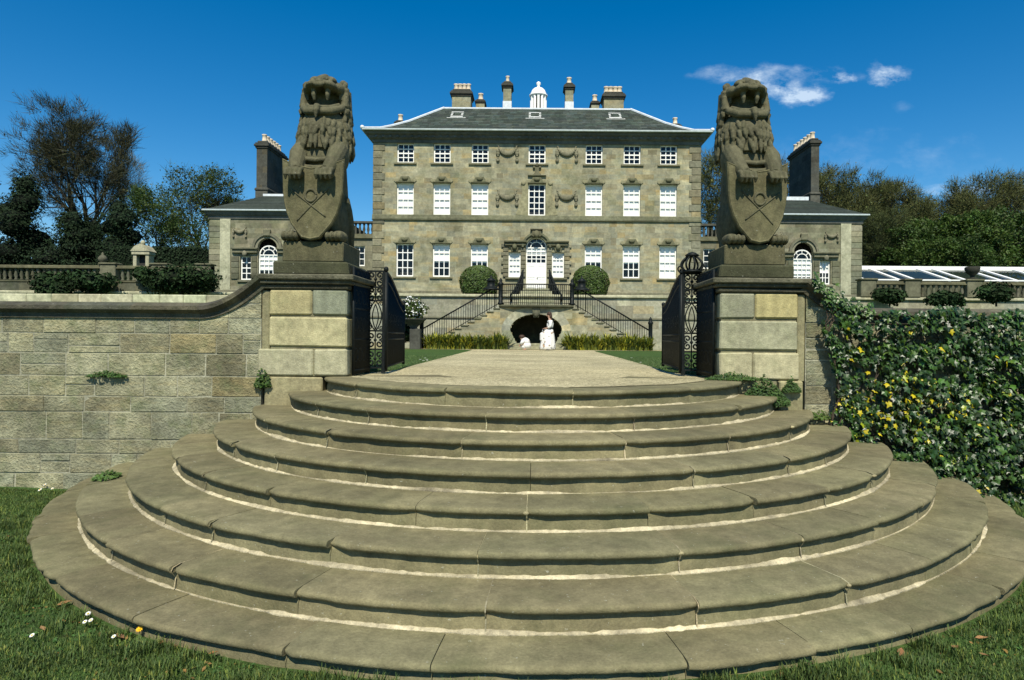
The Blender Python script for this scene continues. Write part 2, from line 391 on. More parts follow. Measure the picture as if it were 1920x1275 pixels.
steps = thing('stone_steps', (0, CY, -1.2), 'wide flight of fan shaped weathered sandstone steps with rounded nosings', 'steps')
rs = random.Random(5)
for k in range(8):
    b = MB(); mo = MB()
    Rk = R0 + TR*k - (.05 if k == 7 else 0); zt = -RI*k
    amax = math.acos((CY - WALLY - .01) / Rk) if k else math.acos((CY - WALLY - .01) / Rk)
    inner = Rk - TR - .09 if k else R0 - 1.25
    # slab boundaries
    cuts = [-amax]; a = -amax
    while True:
        a += rs.uniform(.62, 1.25) / Rk
        if a > amax - .45/Rk: break
        cuts.append(a)
    cuts.append(amax)
    nos = .0225
    ov = .036
    for a0, a1 in zip(cuts, cuts[1:]):
        dz = rs.uniform(-.0025, .0025); dr = rs.uniform(-.006, .006); tint = shifty((1.03, 1, .97), rs, .10, .022)
        g = .002 / Rk
        m = max(4, int((a1 - a0) * Rk / .03))
        rows = []
        cl = rs.random() < .45; cr = rs.random() < .38
        cls, crs = rs.uniform(.04, .16), rs.uniform(.04, .16); cq = rs.uniform(.5, 1.4)
        for i in range(m + 1):
            aa = a0 + g + (a1 - a0 - 2*g) * i / m
            s_ = math.sin(aa); c_ = math.cos(aa)
            arcd0 = (aa - a0) * Rk; arcd1 = (a1 - aa) * Rk
            chip = 0
            if cl: chip = max(chip, cq*.030 * max(0, 1 - arcd0 / cls))
            if cr: chip = max(chip, cq*.026 * max(0, 1 - arcd1 / crs))
            wob = .007 * mnoise.noise(Vector((s_*Rk*3, c_*Rk*3, k))) + .005*mnoise.noise(Vector((s_*Rk*14, c_*Rk*14, k)))
            mid_ = mnoise.noise(Vector((aa*Rk*2.1, k*11.3, 8)))
            if mid_ > .42: chip = max(chip, .05*(mid_ - .42))
            if k == 7 and -1.15 < aa < -.62: wob -= .05*max(0, mnoise.noise(Vector((aa*Rk*2.6, 1, 1)))) + .03*max(0, mnoise.noise(Vector((aa*Rk*7, 1, 4))))
            if k == 7: wob += .02 * mnoise.noise(Vector((s_*Rk*2.2, c_*Rk*2.2, 7.7))) + .02*min(0, mnoise.noise(Vector((s_*Rk*4, c_*Rk*4, 2.2))))
            Rn = Rk + dr + wob - chip
            wear = .005 * (1 + mnoise.noise(Vector((aa*Rk*1.2, k*3.3, 0))))
            prof = [(inner, zt + dz), (Rk - .20, zt + dz), (Rk - .08, zt + dz - wear*.5)]
            for q in range(0, 6):
                th = PI/2 - PI * q / 5
                prof.append((Rn - nos + nos*math.cos(th), zt + dz - wear - nos + nos*math.sin(th) - chip*.3*(q < 2)))
            rr = Rk - ov - .004*mnoise.noise(Vector((aa*Rk*4, k, 5)))
            prof += [(rr - .014, zt - 2*nos - .002), (rr - .016, zt - 2*nos - .02), (rr - .004, zt - 2*nos - .045), (rr, zt - RI - .02 if k < 7 else zt - .2)]
            rows.append([(r*s_, CY - r*c_, z) for r, z in prof])
        np_ = len(rows[0])
        vs = [p for rw in rows for p in rw]
        fs = [(i*np_+j, (i+1)*np_+j, (i+1)*np_+j+1, i*np_+j+1) for i in range(m) for j in range(np_-1)]
        b.add(vs, fs, tint, True)
        b.add(rows[0] + rows[-1], [tuple(range(np_)), tuple(range(2*np_ - 1, np_ - 1, -1))], tint)
        # joint filling
        if a1 < amax - 1e-4:
            s_, c_ = math.sin(a1), math.cos(a1); w = .004/Rk
            pts_ok = []
            if rs.random() < .65:
                pts = []; pts_ok = [1]
                for aa in (a1 - w, a1 + w):
                    s_, c_ = math.sin(aa), math.cos(aa)
                    for r, z in ((inner, zt + .0005), (Rk - .06, zt - .004), (Rk - .014, zt - .016), (Rk - .003, zt - .036), (Rk - .02, zt - .064), (Rk - ov + .003, zt - .08), (Rk - ov + .016, zt - RI + .006)):
                        pts.append((r*s_, CY - r*c_, z))
                mo.add(pts, [(j, j+7, j+8, j+1) for j in range(6)], shifty((.8, .78, .7), rs, .35))
            if len(pts_ok) and rs.random() < .35:
                aa = a1 + rs.uniform(-.006, .006)/Rk
                (mo if k < 7 else MB()).ell(((Rk-.01)*math.sin(aa), CY - (Rk-.01)*math.cos(aa), zt - .03), (rs.uniform(.010, .024), .010, .012), None, 8, 6, (.8, .77, .62))
    # sloping mortar fillet at the foot of the riser
    if k < 7:
        m = int(2*amax*Rk/.03)
        vs = []; 
        for i in range(m + 1):
            aa = -amax + .015 + (2*amax - .03) * i / m
            hgt = .014 + .015*mnoise.noise(Vector((aa*Rk*2.2, k*5, 0))) + .008*mnoise.noise(Vector((aa*Rk*11, k*5, 2))) + .006*mnoise.noise(Vector((aa*Rk*31, k*5, 6)))
            q_ = (mnoise.noise(Vector((aa*Rk*.8, k*7.7, 9))) - .22)/.18
            q_ = max(q_, (abs(aa) - 1.0 - .15*mnoise.noise(Vector((k*3.1, aa, 4))))/.12)
            q_ = min(1, max(0, q_)); hgt *= 1 - .8*q_*q_*(3 - 2*q_)
            hgt = max(hgt, .003); dep = hgt*1.15
            s_, c_ = math.sin(aa), math.cos(aa)
            for r, z in ((Rk - ov - .01, zt - RI + hgt), (Rk - ov + .004, zt - RI + hgt), (Rk - ov + .004 + dep, zt - RI + .004), (Rk - ov + .004 + dep, zt - RI - .01)):
                vs.append((r*s_, CY - r*c_, z))
        for i in range(m):
            tq = 1 + .45*mnoise.noise(Vector((i*.05, k*3.7, 0))) + .2*mnoise.noise(Vector((i*.4, k*3.7, 5)))
            mo.add(vs[i*4:i*4+8], [(j, 4+j, 5+j, j+1) for j in range(3)], (tq, tq*.98, tq*.94))
    st = b.build('step', M['step'], steps)
    if mo.v and k < 7: mo.build('mortar', M['mortar'], st)

# ------------------------------------------------------------------ masonry helpers
def blocks(b, x0, x1, z0, z1, yf, courses, lrange, rng, depth=.06, bev=.008, proud=.006, tintf=stone_tint, ta=.2, clip=None):
    """coursed blocks facing -y: list of bevelled stones"""
    z = z1
    i = 0
    while z > z0 + .02:
        h = courses[i % len(courses)] * rng.uniform(.88, 1.12) if courses else .3
        zb = max(z - h, z0)
        if zb - z0 < .07: zb = z0
        x = x0 - rng.uniform(0, .3)
        while x < x1:
            l = rng.uniform(*lrange)
            xa, xb = max(x, x0), min(x + l, x1)
            x += l
            if x1 - x < lrange[0]*.4: xb = x1; x = x1 + 1
            if xb - xa < .03: continue
            if rng.random() < .22 and zb < z - .2:
                zm = (z + zb) / 2 + rng.uniform(-.04, .04); spans = [(zb, zm), (zm, z)]
            else: spans = [(zb, z)]
            for s0, s1 in spans:
                if clip and not clip((xa + xb)/2, s1): continue
                g = .0045
                yy = yf + rng.uniform(-proud, proud)
                b.cbox(xa + g, xb - g, yy, yf + depth, s0 + g, s1 - g, bev, tintf(rng, ta), .004, rng)
        z = zb; i += 1

def fill_face(b, P, u0, u1, v0, v1, openings, ch, lrange, rng, ta=.14, tintf=None):
    """flat coursed ashlar with openings (u0,u1,v0,v1); P maps (u,v) to a point"""
    tf = tintf or stone_tint
    lv = sorted(set([v0, v1] + [o[2] for o in openings] + [o[3] for o in openings]))
    lv = [v for v in lv if v0 <= v <= v1]
    for a, c in zip(lv, lv[1:]):
        if c - a < 1e-4: continue
        n = max(1, round((c - a) / ch))
        for i in range(n):
            kc = rng.uniform(.92, 1.08)
            za, zb = a + (c - a)*i/n, a + (c - a)*(i + 1)/n
            zm = (za + zb) / 2
            cut = sorted((o[0], o[1]) for o in openings if o[2] < zm < o[3])
            segs = []; x = u0
            for p, q in cut:
                if p > x: segs.append((x, p))
                x = max(x, q)
            if x < u1: segs.append((x, u1))
            for p, q in segs:
                x = p; first = rng.uniform(.3, 1)
                while x < q - 1e-4:
                    l = rng.uniform(*lrange) * first; first = 1
                    e = x + l
                    if q - e < lrange[0]*.5: e = q
                    tt = tf(rng, ta); b.quad(P(x, za), P(e, za), P(e, zb), P(x, zb), (tt[0]*kc, tt[1]*kc, tt[2]*kc)); x = e
def reveals(b, x0, x1, z0, z1, yf, d, c=(1, 1, 1)):
    b.quad((x0, yf, z0), (x0, yf, z1), (x0, yf+d, z1), (x0, yf+d, z0), c)
    b.quad((x1, yf, z1), (x1, yf, z0), (x1, yf+d, z0), (x1, yf+d, z1), c)
    b.quad((x0, yf, z1), (x1, yf, z1), (x1, yf+d, z1), (x0, yf+d, z1), c)
    b.quad((x1, yf, z0), (x0, yf, z0), (x0, yf+d, z0), (x1, yf+d, z0), c)

# ------------------------------------------------------------------ garden wall, left and right
PX0, PX1 = 1.99, 2.83       # pier, inner and outer edge
def swept_coping(b, path, sec, c=None, rng=None):
    """section of (dy, dz) points swept along path of (x, z); blocks get tints"""
    n = len(sec); vs = []; 
    for i, (x, z) in enumerate(path):
        t = Vector((path[min(i+1, len(path)-1)][0] - path[max(i-1, 0)][0], path[min(i+1, len(path)-1)][1] - path[max(i-1, 0)][1]))
        t.normalize(); nx, nz = -t.y, t.x
        if nz < 0: nx, nz = -nx, -nz
        for dy, dz in sec:
            vs.append((x + nx*dz, WALLY + dy, z + nz*dz))
    tint = (1, 1, 1); last = -1
    for i in range(len(path) - 1):
        if i % 5 == 0: tint = shifty((1, 1, 1), rng, .35, .08)
        b.add([vs[i*n+j] for j in range(n)] + [vs[(i+1)*n+j] for j in range(n)], [(j, n + j, n + (j+1) % n, (j+1) % n) for j in range(n)], tint)
    b.add(vs[:n], [tuple(range(n))]); b.add(vs[-n:], [tuple(range(n-1, -1, -1))])
SEC = [(.0, -.125), (-.02, -.125), (-.022, -.075), (-.045, -.06), (-.075, -.04), (-.085, -.035), (-.085, .005), (.02, .045), (.33, .045), (.36, .0), (.36, -.04), (.30, -.125)]
def ramp_path(sgn, xend):
    pts = []
    LOW, HIGH = .735, 1.06
    xa, xb = -3.56, -2.93
    n = 60
    for i in range(n): 
        x = xend + (xa - xend) * i / n
        pts.append((x, LOW))
    for i in range(25):
        t = i / 24
        pts.append((xa + (xb - xa)*t, LOW + (HIGH - LOW) * (t*t*(1.35 - .35*t))))
    return [(p[0] * (1 if sgn < 0 else -1), p[1]) for p in pts]
def wall_top(ax):
    ax = -abs(ax)
    if ax < -3.56: return .62
    t = min(1, (ax + 3.56) / .63)
    return .62 + .325 * t*t*(1.35 - .35*t)
for sgn in (-1, 1):
    rw = random.Random(11 + sgn)
    root = thing('garden_wall', (sgn*6.0, WALLY+.15, -1.2),
                 'bare sandstone block garden wall sweeping up to the left gate pier' if sgn < 0 else 'stone garden wall buried in ivy beside the right gate pier', 'wall')
    b = MB()
    xo, xi = 12.0, PX1 + .085
    x0, x1 = (-xo, -xi) if sgn < 0 else (xi, xo)
    # straight part, then the part under the ramp split in narrow stones that follow it
    blocks(b, *((-xo, -xi) if sgn < 0 else (xi, xo)), GZ - .1, .62, WALLY, [.17, .22, .26, .22, .19, .27], (.24, .62), rw, .08, .006, .0035, ta=.15)
    xx = xi; 
    for zb_, zt_ in ((.62, .78), (.78, 1.0)):
        xx = xi
        while xx < 3.56:
            l = min(rw.uniform(.25, .42), 3.56 - xx); e = xx + l
            t0, t1 = wall_top(xx), wall_top(e)
            if t0 > zb_ + .02:
                a0, a1 = min(t0, zt_), min(max(t1, zb_), zt_)
                xa, xb = sgn*xx, sgn*e
                P = [(xa, zb_+.004), (xb - sgn*.004, zb_+.004), (xb - sgn*.004, max(a1, zb_+.006)), (xa, a0)]
                b.prism(P if sgn > 0 else P[::-1], WALLY + rw.uniform(-.004, .004), WALLY + .08, stone_tint(rw, .2))
            xx = e
    b.build('stonework', M['wall'], root)
    b = MB()
    poly = [(-xo, GZ-.1), (-xi, GZ-.1), (-xi, .93)] + [(x, wall_top(x)) for x in [-2.95 - .05*i for i in range(13)]] + [(-xo, .61)]
    b.prism([(-sgn*x, z) for x, z in poly], WALLY + .0065, WALLY + .30)
    b.build('core', M['joint'], root)
    b = MB()
    swept_coping(b, ramp_path(sgn, -xo), SEC, rng=rw)
    b.build('coping', M['coping'], root)

# ------------------------------------------------------------------ gate piers
for sgn in (-1, 1):
    rp = random.Random(31 + sgn)
    root = thing('gate_pier', (sgn*(PX0+PX1)/2, WALLY+.42, 0), 'rusticated stone gate pier at the left of the opening' if sgn < 0 else 'rusticated stone gate pier at the right of the opening, weeds at its foot', 'gate pier', 'gate piers carrying the lions')
    D0, D1 = WALLY, WALLY + .80
    def bx(bm, a, c, y0, y1, z0, z1, bev, tint, jit=.003):
        xa, xb = sgn*a, sgn*c
        bm.cbox(min(xa, xb), max(xa, xb), y0, y1, z0, z1, bev, tint, jit, rp)
    b = MB()
    mid = (PX0 + PX1)/2 + .02
    tl = [(1.0, .98, .9), (.66, .72, .76), (1.25, 1.12, .72), (1.15, 1.13, 1.05), (.88, .92, .92)]
    g = .003
    # three rusticated courses; bottom one runs wider
    crs = [(.005, .292, [(PX0, mid - .08), (mid - .08, PX1 + (.12 if sgn < 0 else .02))]), (.318, .632, [(PX0, PX1)]), (.658, .925, [(PX0, mid - .06), (mid - .06, PX1)])]
    for ci, (za, zb, spans) in enumerate(crs):
        for si, (a, c) in enumerate(spans):
            if ci == 2: tint = (.62, .70, .72) if (si == 0) == (sgn < 0) else (1.05, .98, .76)
            elif ci == 1: tint = (1.12, 1.08, .9) if sgn < 0 else (.85, .88, .84)
            else: tint = rp.choice([(1.05, 1.02, .92), (.95, .95, .9)])
            if sgn > 0 and ci == 2: tint = (.72, .76, .76) if si == 0 else (1.12, 1.03, .72)
            bx(b, a + g, c - g, D0 - .012, D1 + .012, za, zb, .016, tint, .004)
    b.build('rusticated_block', M['pier'], root)
    b = MB()
    bx(b, PX0 + .022, PX1 - .012, D0 + .012, D1 - .012, .0, .95, .004, (.5, .48, .42), 0)
    bx(b, PX1, PX1 + .085, D0 + .012, D1 - .2, -.02, .92, .01, (.62, .60, .50))     # outer pilaster strip
    b.build('shaft_core', M['pier'], root)
    b = MB()
    bx(b, 2.255 if sgn < 0 else 2.62, PX1 + .045, D0 - (.004 if sgn < 0 else .05), D0 + .3, -.36, -.006, .014, (.74, .70, .58) if sgn < 0 else (.85, .82, .66))
    if sgn > 0: bx(b, 2.2, 2.619, D0 + .01, D0 + .3, -.36, -.006, .01, (.6, .6, .5))
    b.build('base_block', M['pier'], root)
    b = MB()
    o = .0
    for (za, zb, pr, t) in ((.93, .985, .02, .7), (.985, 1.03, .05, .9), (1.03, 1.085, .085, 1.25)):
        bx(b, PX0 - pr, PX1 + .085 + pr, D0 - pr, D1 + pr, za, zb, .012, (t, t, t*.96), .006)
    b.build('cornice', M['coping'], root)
    b = MB()
    bx(b, PX0 + .0, PX1 - .03, D0 + .01, D1 - .01, 1.086, 1.235, .018, (.55, .6, .55), .008)
    bx(b, PX0 + .07, PX1 - .11, D0 + .07, D1 - .06, 1.236, 1.46, .012, (1.0, .98, .9), .005)
    b.build('plinth', M['lion'], root)

# ------------------------------------------------------------------ lions
def rotm(axis, deg): return Matrix.Rotation(R(deg), 3, axis)
def make_lion(sgn, seed):
    rl = random.Random(seed)
    base = Vector((sgn*2.40, WALLY + .40, 1.46))
    root = thing('lion_statue', base, 'seated stone lion holding a shield on the left gate pier' if sgn < 0 else 'seated stone lion holding a shield on the right gate pier', 'statue', 'stone lions on the gate piers')
    b = MB()
    E = lambda c, r, m=None, s=18, g=12: b.ell(c, r, m, s, g)
    # torso, haunches
    b.tube([(0, .10, .0), (0, .10, .3), (0, .08, .65), (0, .04, .95), (0, .03, 1.2)], [.30, .31, .29, .27, .25], 20)
    E((0, -.02, .92), (.25, .22, .28))
    for q in (-1, 1):
        E((q*.21, .10, .28), (.12, .25, .29))
        E((q*.18, -.08, .30), (.12, .19, .22), rotm('X', 20))
        # hind paws
        for t in range(4):
            xx = q*(.235 + .055*t - .04)
            E((xx, -.33 + .012*abs(t-1.5), .052), (.034, .075, .052))
        E((q*.30, -.20, .06), (.10, .14, .065))
        # shoulders and forelegs reaching over the shield
        E((q*.225, -.06, .95), (.13, .17, .19))
        b.tube([(q*.225, -.10, 1.0), (q*.24, -.20, .92), (q*.225, -.30, .80), (q*.195, -.37, .71)], [.125, .118, .095, .08], 14)
        E((q*.19, -.39, .685), (.105, .08, .065))
        for t in range(4):
            xx = q*.19 + (t - 1.5)*.057
            b.tube([(xx, -.40, .73), (xx, -.465, .70), (xx, -.49, .65), (xx, -.475, .605)], [.024, .028, .026, .010], 8)
    # folds of the belly above the shield
    b.tube([(-.14, -.235, .88), (0, -.265, .86), (.14, -.235, .88)], .028, 8)
    b.tube([(-.13, -.25, .79), (0, -.28, .775), (.13, -.25, .79)], .026, 8)
    # tail along the left flank
    b.tube([(.30, .25, .02), (.33, .16, .2), (.32, .08, .38), (.29, .06, .50), (.25, .06, .56)], [.04, .05, .05, .05, .03], 10)
    # neck and mane mass: leaves room in front for the open mouth
    b.tube([(0, .06, 1.0), (0, .06, 1.2), (0, .08, 1.32), (0, .15, 1.42), (0, .19, 1.6), (0, .17, 1.74)], [.325, .325, .30, .235, .22, .18], 22)
    E((0, -.02, 1.24), (.30, .27, .14))
    for q in (-1, 1): b.tube([(q*.20, .10, 1.30), (q*.235, .09, 1.5), (q*.215, .10, 1.72)], [.09, .085, .08], 12)
    for z0, rad, zlen, ry, cnt in ((1.15, .352, .16, .352, 30), (1.245, .345, .125, .35, 30), (1.325, .325, .105, .335, 28), (1.43, .315, .11, .27, 28), (1.52, .31, .11, .265, 28), (1.61, .292, .11, .25, 26), (1.70, .262, .10, .225, 22), (1.77, .205, .08, .17, 14)):
        off = rl.uniform(0, .2)
        for i in range(cnt):
            a = -PI + 2*PI*(i + off + rl.uniform(-.12, .12)) / cnt     # 0 = front
            if a > PI: a -= 2*PI
            if z0 > 1.40 and abs(a) < 1.12: continue
            if z0 > 1.3 and abs(a) < .25: continue
            dz = rl.uniform(-.012, .012)
            tw = rl.uniform(-.10, .10)
            def lk(k, aa, z): return Vector((rad*k*math.sin(aa), .06 - ry*k*math.cos(aa), z + dz))
            w = rl.uniform(.026, .033)
            b.tube([lk(.90, a, z0), lk(.96, a+tw*.3, z0 - zlen*.3), lk(1.0, a+tw, z0 - zlen*.75), lk(1.005, a+tw*1.4, z0 - zlen*1.12)], [w*.75, w*1.0, w*.95, w*.28], 8)
    # skull and forehead
    E((0, .12, 1.66), (.23, .16, .15))
    for q in (-1, 1): E((q*.235, .09, 1.57), (.062, .14, .19))
    E((0, .03, 1.755), (.215, .17, .07))
    # upper jaw, lips, nose over the open mouth
    for q in (-1, 1):
        E((q*.10, -.13, 1.705), (.105, .14, .052), rotm('Y', q*10))
        E((q*.195, -.03, 1.70), (.075, .13, .065))
        E((q*.105, -.10, 1.785), (.07, .07, .04), rotm('Y', q*12))      # brow
        E((q*.115, -.165, 1.757), (.03, .022, .02), None, 10, 8)         # eye
        E((q*.20, .06, 1.80), (.05, .05, .05))                            # ear
        b.tube([(q*.09, -.17, 1.69), (q*.088, -.17, 1.60), (q*.082, -.155, 1.545)], [.034, .032, .016], 8)     # fangs
        b.tube([(q*.205, -.06, 1.67), (q*.205, -.05, 1.58)], [.022, .012], 8)
        # cheek edge of the mouth
        b.tube([(q*.255, .0, 1.72), (q*.272, -.03, 1.60), (q*.265, -.05, 1.50)], [.05, .04, .05], 10)
    b.tube([(0, -.02, 1.83), (0, -.12, 1.79), (0, -.22, 1.735), (0, -.26, 1.69)], [.06, .055, .055, .045], 12)
    E((0, -.255, 1.69), (.065, .035, .035))
    # lower jaw, lip and tongue
    jaw = [(-.262, .0, 1.55), (-.245, -.10, 1.47), (-.165, -.205, 1.41), (0, -.25, 1.392), (.165, -.205, 1.41), (.245, -.10, 1.47), (.262, .0, 1.55)]
    b.tube(jaw, [.038, .04, .04, .04, .04, .04, .038], 12)
    b.tube([(x*.84, y + .025, z + .052) for x, y, z in jaw[1:-1]], .024, 8)
    E((0, .0, 1.36), (.22, .20, .06))
    E((0, -.16, 1.445), (.085, .13, .022)); b.tube([(0, -.23, 1.45), (0, -.282, 1.43), (0, -.302, 1.38), (0, -.302, 1.30)], [.030, .042, .038, .007], 12)
    for q in (-1, 1):
        for i in range(6):
            z = 1.47 + .058*i
            b.tube([(q*(.285 - .006*i), .0, z + .03), (q*(.30 - .008*i), -.035, z - .01), (q*(.292 - .008*i), -.04, z - .045)], [.028, .034, .02], 8)
    tmp = bpy.data.meshes.new('lion_raw')
    # lean back slightly as the height grows
    lean = .10
    def slim(z): return .90 if z < .9 else .90 + .03*min(1, (z - .9)/.4)
    vs = [(x*slim(z), y + lean*max(0, z - .7)/1.1, z) for x, y, z in b.v]
    tmp.from_pydata(vs, [], b.f)
    o = bpy.data.objects.new('lion_raw', tmp); col.objects.link(o)
    md = o.modifiers.new('r', 'REMESH'); md.mode = 'VOXEL'; md.voxel_size = .0062
    sm = o.modifiers.new('s', 'SMOOTH'); sm.factor = .5; sm.iterations = 1
    dg = bpy.context.evaluated_depsgraph_get()
    me = bpy.data.meshes.new_from_object(o.evaluated_get(dg))
    bpy.data.objects.remove(o); bpy.data.meshes.remove(tmp)
    me.name = 'body'
    at = me.attributes.new('tint', 'FLOAT_COLOR', 'CORNER')
    at.data.foreach_set('color', [1.0] * (4 * len(me.loops)))
    me.polygons.foreach_set('use_smooth', [True]*len(me.polygons))
    me.materials.clear(); me.materials.append(M['lion'])
    body = bpy.data.objects.new('body', me); col.objects.link(body); body.parent = root
    # shield
    b = MB()
    hw = .345; top = .84
    prof = [(-hw - .012, top + .02), (-.2, top - .05), (0, top - .09), (.2, top - .05), (hw + .012, top + .02)]
    rim = [(hw, .62), (hw*.985, .50), (hw*.93, .39), (hw*.83, .28), (hw*.67, .17), (hw*.44, .075), (.1, .02), (0, .0)]
    poly = prof + rim + [(-x, z) for x, z in rim[-2::-1]]
    def sh(x, z, dy):                 # curved face, foot leaning forward
        return Vector((x, -.375 + .16*(x/hw)**2*.35 + dy - .02*(1 - z/.8), z))
    n = len(poly); vs = []
    ring = lambda k, dy: [sh(x*k, (z - .42)*k + .42, dy) for x, z in poly]
    rings = [ring(1, .055), ring(1, .006), ring(.965, -.006), ring(.93, 0.0), ring(.6, 0.0), ring(.25, 0.0)]
    for r_ in rings: vs += r_
    vs.append(sh(0, .42, 0)); fs = []
    for i in range(len(rings) - 1):
        for j in range(n): fs.append((i*n+j, (i+1)*n+j, (i+1)*n+(j+1) % n, i*n+(j+1) % n))
    L = (len(rings) - 1)*n
    for j in range(n): fs.append((L + j, len(vs) - 1, L + (j+1) % n))
    fs.append(tuple(range(n)))
    b.add([p + base for p in vs], [f[::-1] for f in fs], (1.15, 1.12, 1.0))
    shield = b.build('shield', M['lion'], root)
    b = MB()
    cx, cz = .0, .46
    b.tube([sh(cx + .062*math.cos(2*PI*i/20), cz + .062*math.sin(2*PI*i/20), -.004) + base for i in range(21)], .013, 8)
    for (xa, za, xb, zb) in ((-.235, .53, .165, .245), (.21, .55, -.155, .20)):
        if sgn > 0: xa, xb = -xa, -xb
        pts = []
        for i in range(16):
            t = i/15; x = xa + (xb-xa)*t; z = za + (zb-za)*t
            pts.append((x, z))
        run = []
        for x, z in pts:
            if math.hypot(x - cx, z - cz) < .06:
                if len(run) > 1: b.tube([sh(px_, pz_, -.003) + base for px_, pz_ in run], .0075, 6)
                run = []
            else: run.append((x, z))
        if len(run) > 1: b.tube([sh(px_, pz_, -.003) + base for px_, pz_ in run], .0075, 6)
    b.build('emblem', M['lion'], shield)
    return root
la = make_lion(-1, 3)
lb = make_lion(1, 8)
for l in (la, lb):
    l.scale = (.95, 1.0, 1.045)
lb.rotation_euler = (0, 0, R(3))

# ------------------------------------------------------------------ iron gates
GY = WALLY + .78
def scroll(b, cx, cz, r, turns, dirn, y, start, rad=.009, ax=None):
    pts = []
    n = 22
    for i in range(n + 1):
        t = i / n; a = start + dirn*turns*2*PI*t; rr = r*(1 - .78*t)
        pts.append(ax(cx + rr*math.cos(a), cz + rr*math.sin(a)) if ax else (cx + rr*math.cos(a), y, cz + rr*math.sin(a)))
    b.tube(pts, rad, 5)
for sgn in (-1, 1):
    # fixed openwork standard between pier and leaf
    root = thing('iron_gate_standard', (sgn*1.89, GY, 0), 'narrow black wrought iron standard of scrolls beside the left pier' if sgn < 0 else 'narrow black wrought iron standard with a scrolled finial beside the right pier', 'gate post', 'iron gate standards')
    xa, xb = 1.785, 1.985; H = 1.21
    def ax(u, z): return (sgn*u, GY, z)
    b = MB()
    for u in (xa, xb):
        b.box(sgn*u - .016, sgn*u + .016, GY - .016, GY + .016, 0, H)
        b.box(sgn*u - .022, sgn*u + .022, GY - .022, GY + .022, 0, .05)
    for z in (.06, .28, .50, .86, 1.02, H): b.box(min(sgn*xa, sgn*xb), max(sgn*xa, sgn*xb), GY - .012, GY + .012, z - .01, z + .01)
    b.build('frame', M['iron'], root)
    b = MB()
    c = (xa + xb)/2
    for z0, z1 in ((.06, .28), (.28, .50), (.86, 1.02), (1.02, H)):
        zc = (z0+z1)/2; rr = min((z1-z0)*.26, .045)
        for q in (-1, 1):
            scroll(b, c + q*.048, zc + rr, rr, 1.3, q, GY, -PI/2, .0105, ax)
            scroll(b, c + q*.048, zc - rr, rr, 1.3, -q, GY, PI/2, .0105, ax)
        b.tube([ax(c, z0), ax(c, z1)], .008, 5)
        b.ell(ax(c, zc), (.02, .02, .02), None, 8, 6)
    for q in (-1, 1):
        b.tube([ax(c + q*.075*math.sin(PI*t/12)**.8, .50 + .36*t/12) for t in range(13)], .008, 5)
        b.tube([ax(c + q*.035*math.sin(PI*t/12), .52 + .30*t/12) for t in range(13)], .007, 5)
        scroll(b, c + q*.065, .54, .028, 1.2, q, GY, 0, .006, ax); scroll(b, c + q*.065, .82, .028, 1.2, -q, GY, 0, .006, ax)
    b.build('scrollwork', M['iron'], root)
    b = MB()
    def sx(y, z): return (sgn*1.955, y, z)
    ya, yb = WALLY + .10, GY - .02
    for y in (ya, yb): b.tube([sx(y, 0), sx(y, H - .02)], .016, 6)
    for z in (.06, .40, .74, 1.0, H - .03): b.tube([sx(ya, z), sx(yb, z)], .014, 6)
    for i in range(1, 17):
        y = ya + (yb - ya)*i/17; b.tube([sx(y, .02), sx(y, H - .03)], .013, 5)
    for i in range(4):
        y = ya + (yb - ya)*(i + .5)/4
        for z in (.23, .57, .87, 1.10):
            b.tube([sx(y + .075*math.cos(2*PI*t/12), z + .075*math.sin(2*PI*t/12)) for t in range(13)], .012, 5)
    b.build('added_dark_screen', M['iron'], root)  # dense iron screen, added to blacken the pier's shaded inner face
    if sgn > 0:
        b = MB()
        for k in range(8):
            a = 2*PI*k/8
            pts = []
            for i in range(15):
                t = i/14; r_ = .05 + .095*math.sin(PI*min(1, t*1.15))**.8*(1 - .35*t)
                pts.append((sgn*c + r_*math.cos(a)*1.0, GY + r_*math.sin(a), H + .02 + .21*t))
            b.tube(pts, .012, 6)
        b.lathe((sgn*c, GY, H), [(.11, .01), (.12, .03), (.06, .05)], 12)
        b.lathe((sgn*c, GY, H + .2), [(.07, 0), (.085, .02), (.04, .05), (.0, .06)], 12)
        b.tube([(sgn*c - .15, GY, H + .015), (sgn*c + .15, GY, H + .015)], .012, 6)
        for q in (-1, 1): scroll(b, c + q*.13, H + .06, .045, 1.2, q, GY, -PI/2, .01, ax)
        b.build('finial', M['iron'], root)
    # open leaf
    hx = 1.765; ln = 1.72; ang = R(94.5)
    root = thing('iron_gate_leaf', (sgn*hx, GY, 0), 'black wrought iron gate leaf swung open behind the left pier' if sgn < 0 else 'black wrought iron gate leaf swung open behind the right pier', 'gate', 'open iron gate leaves')
    root.rotation_euler = (0, 0, 0)
    dx, dy = -math.cos(ang)*-1, math.sin(ang)
    def lf(u, z, off=0): 
        return Vector((sgn*(hx - u*math.cos(ang)) + off, GY + .02 + u*math.sin(ang), z))
    def topz(u):
        t = u/ln; return 1.20 - .30*(3*t*t - 2*t*t*t)
    b = MB()
    b.tube([lf(0, .02), lf(0, 1.2)], .026, 8); b.tube([lf(ln, .03), lf(ln, topz(ln) + .02)], .022, 8)
    b.tube([lf(ln*i/20, topz(ln*i/20)) for i in range(21)], .018, 6)
    for z in (.07, .40, .48): b.tube([lf(0, z), lf(ln, z)], .014, 6)
    b.tube([lf(ln*i/20, topz(ln*i/20) - .11) for i in range(21)], .012, 6)
    b.ell(lf(0, 1.235), (.03, .03, .035), None, 10, 8); b.ell(lf(ln, topz(ln) + .03), (.028, .028, .035), None, 10, 8)
    b.build('frame', M['iron'], root)
    nb = 26
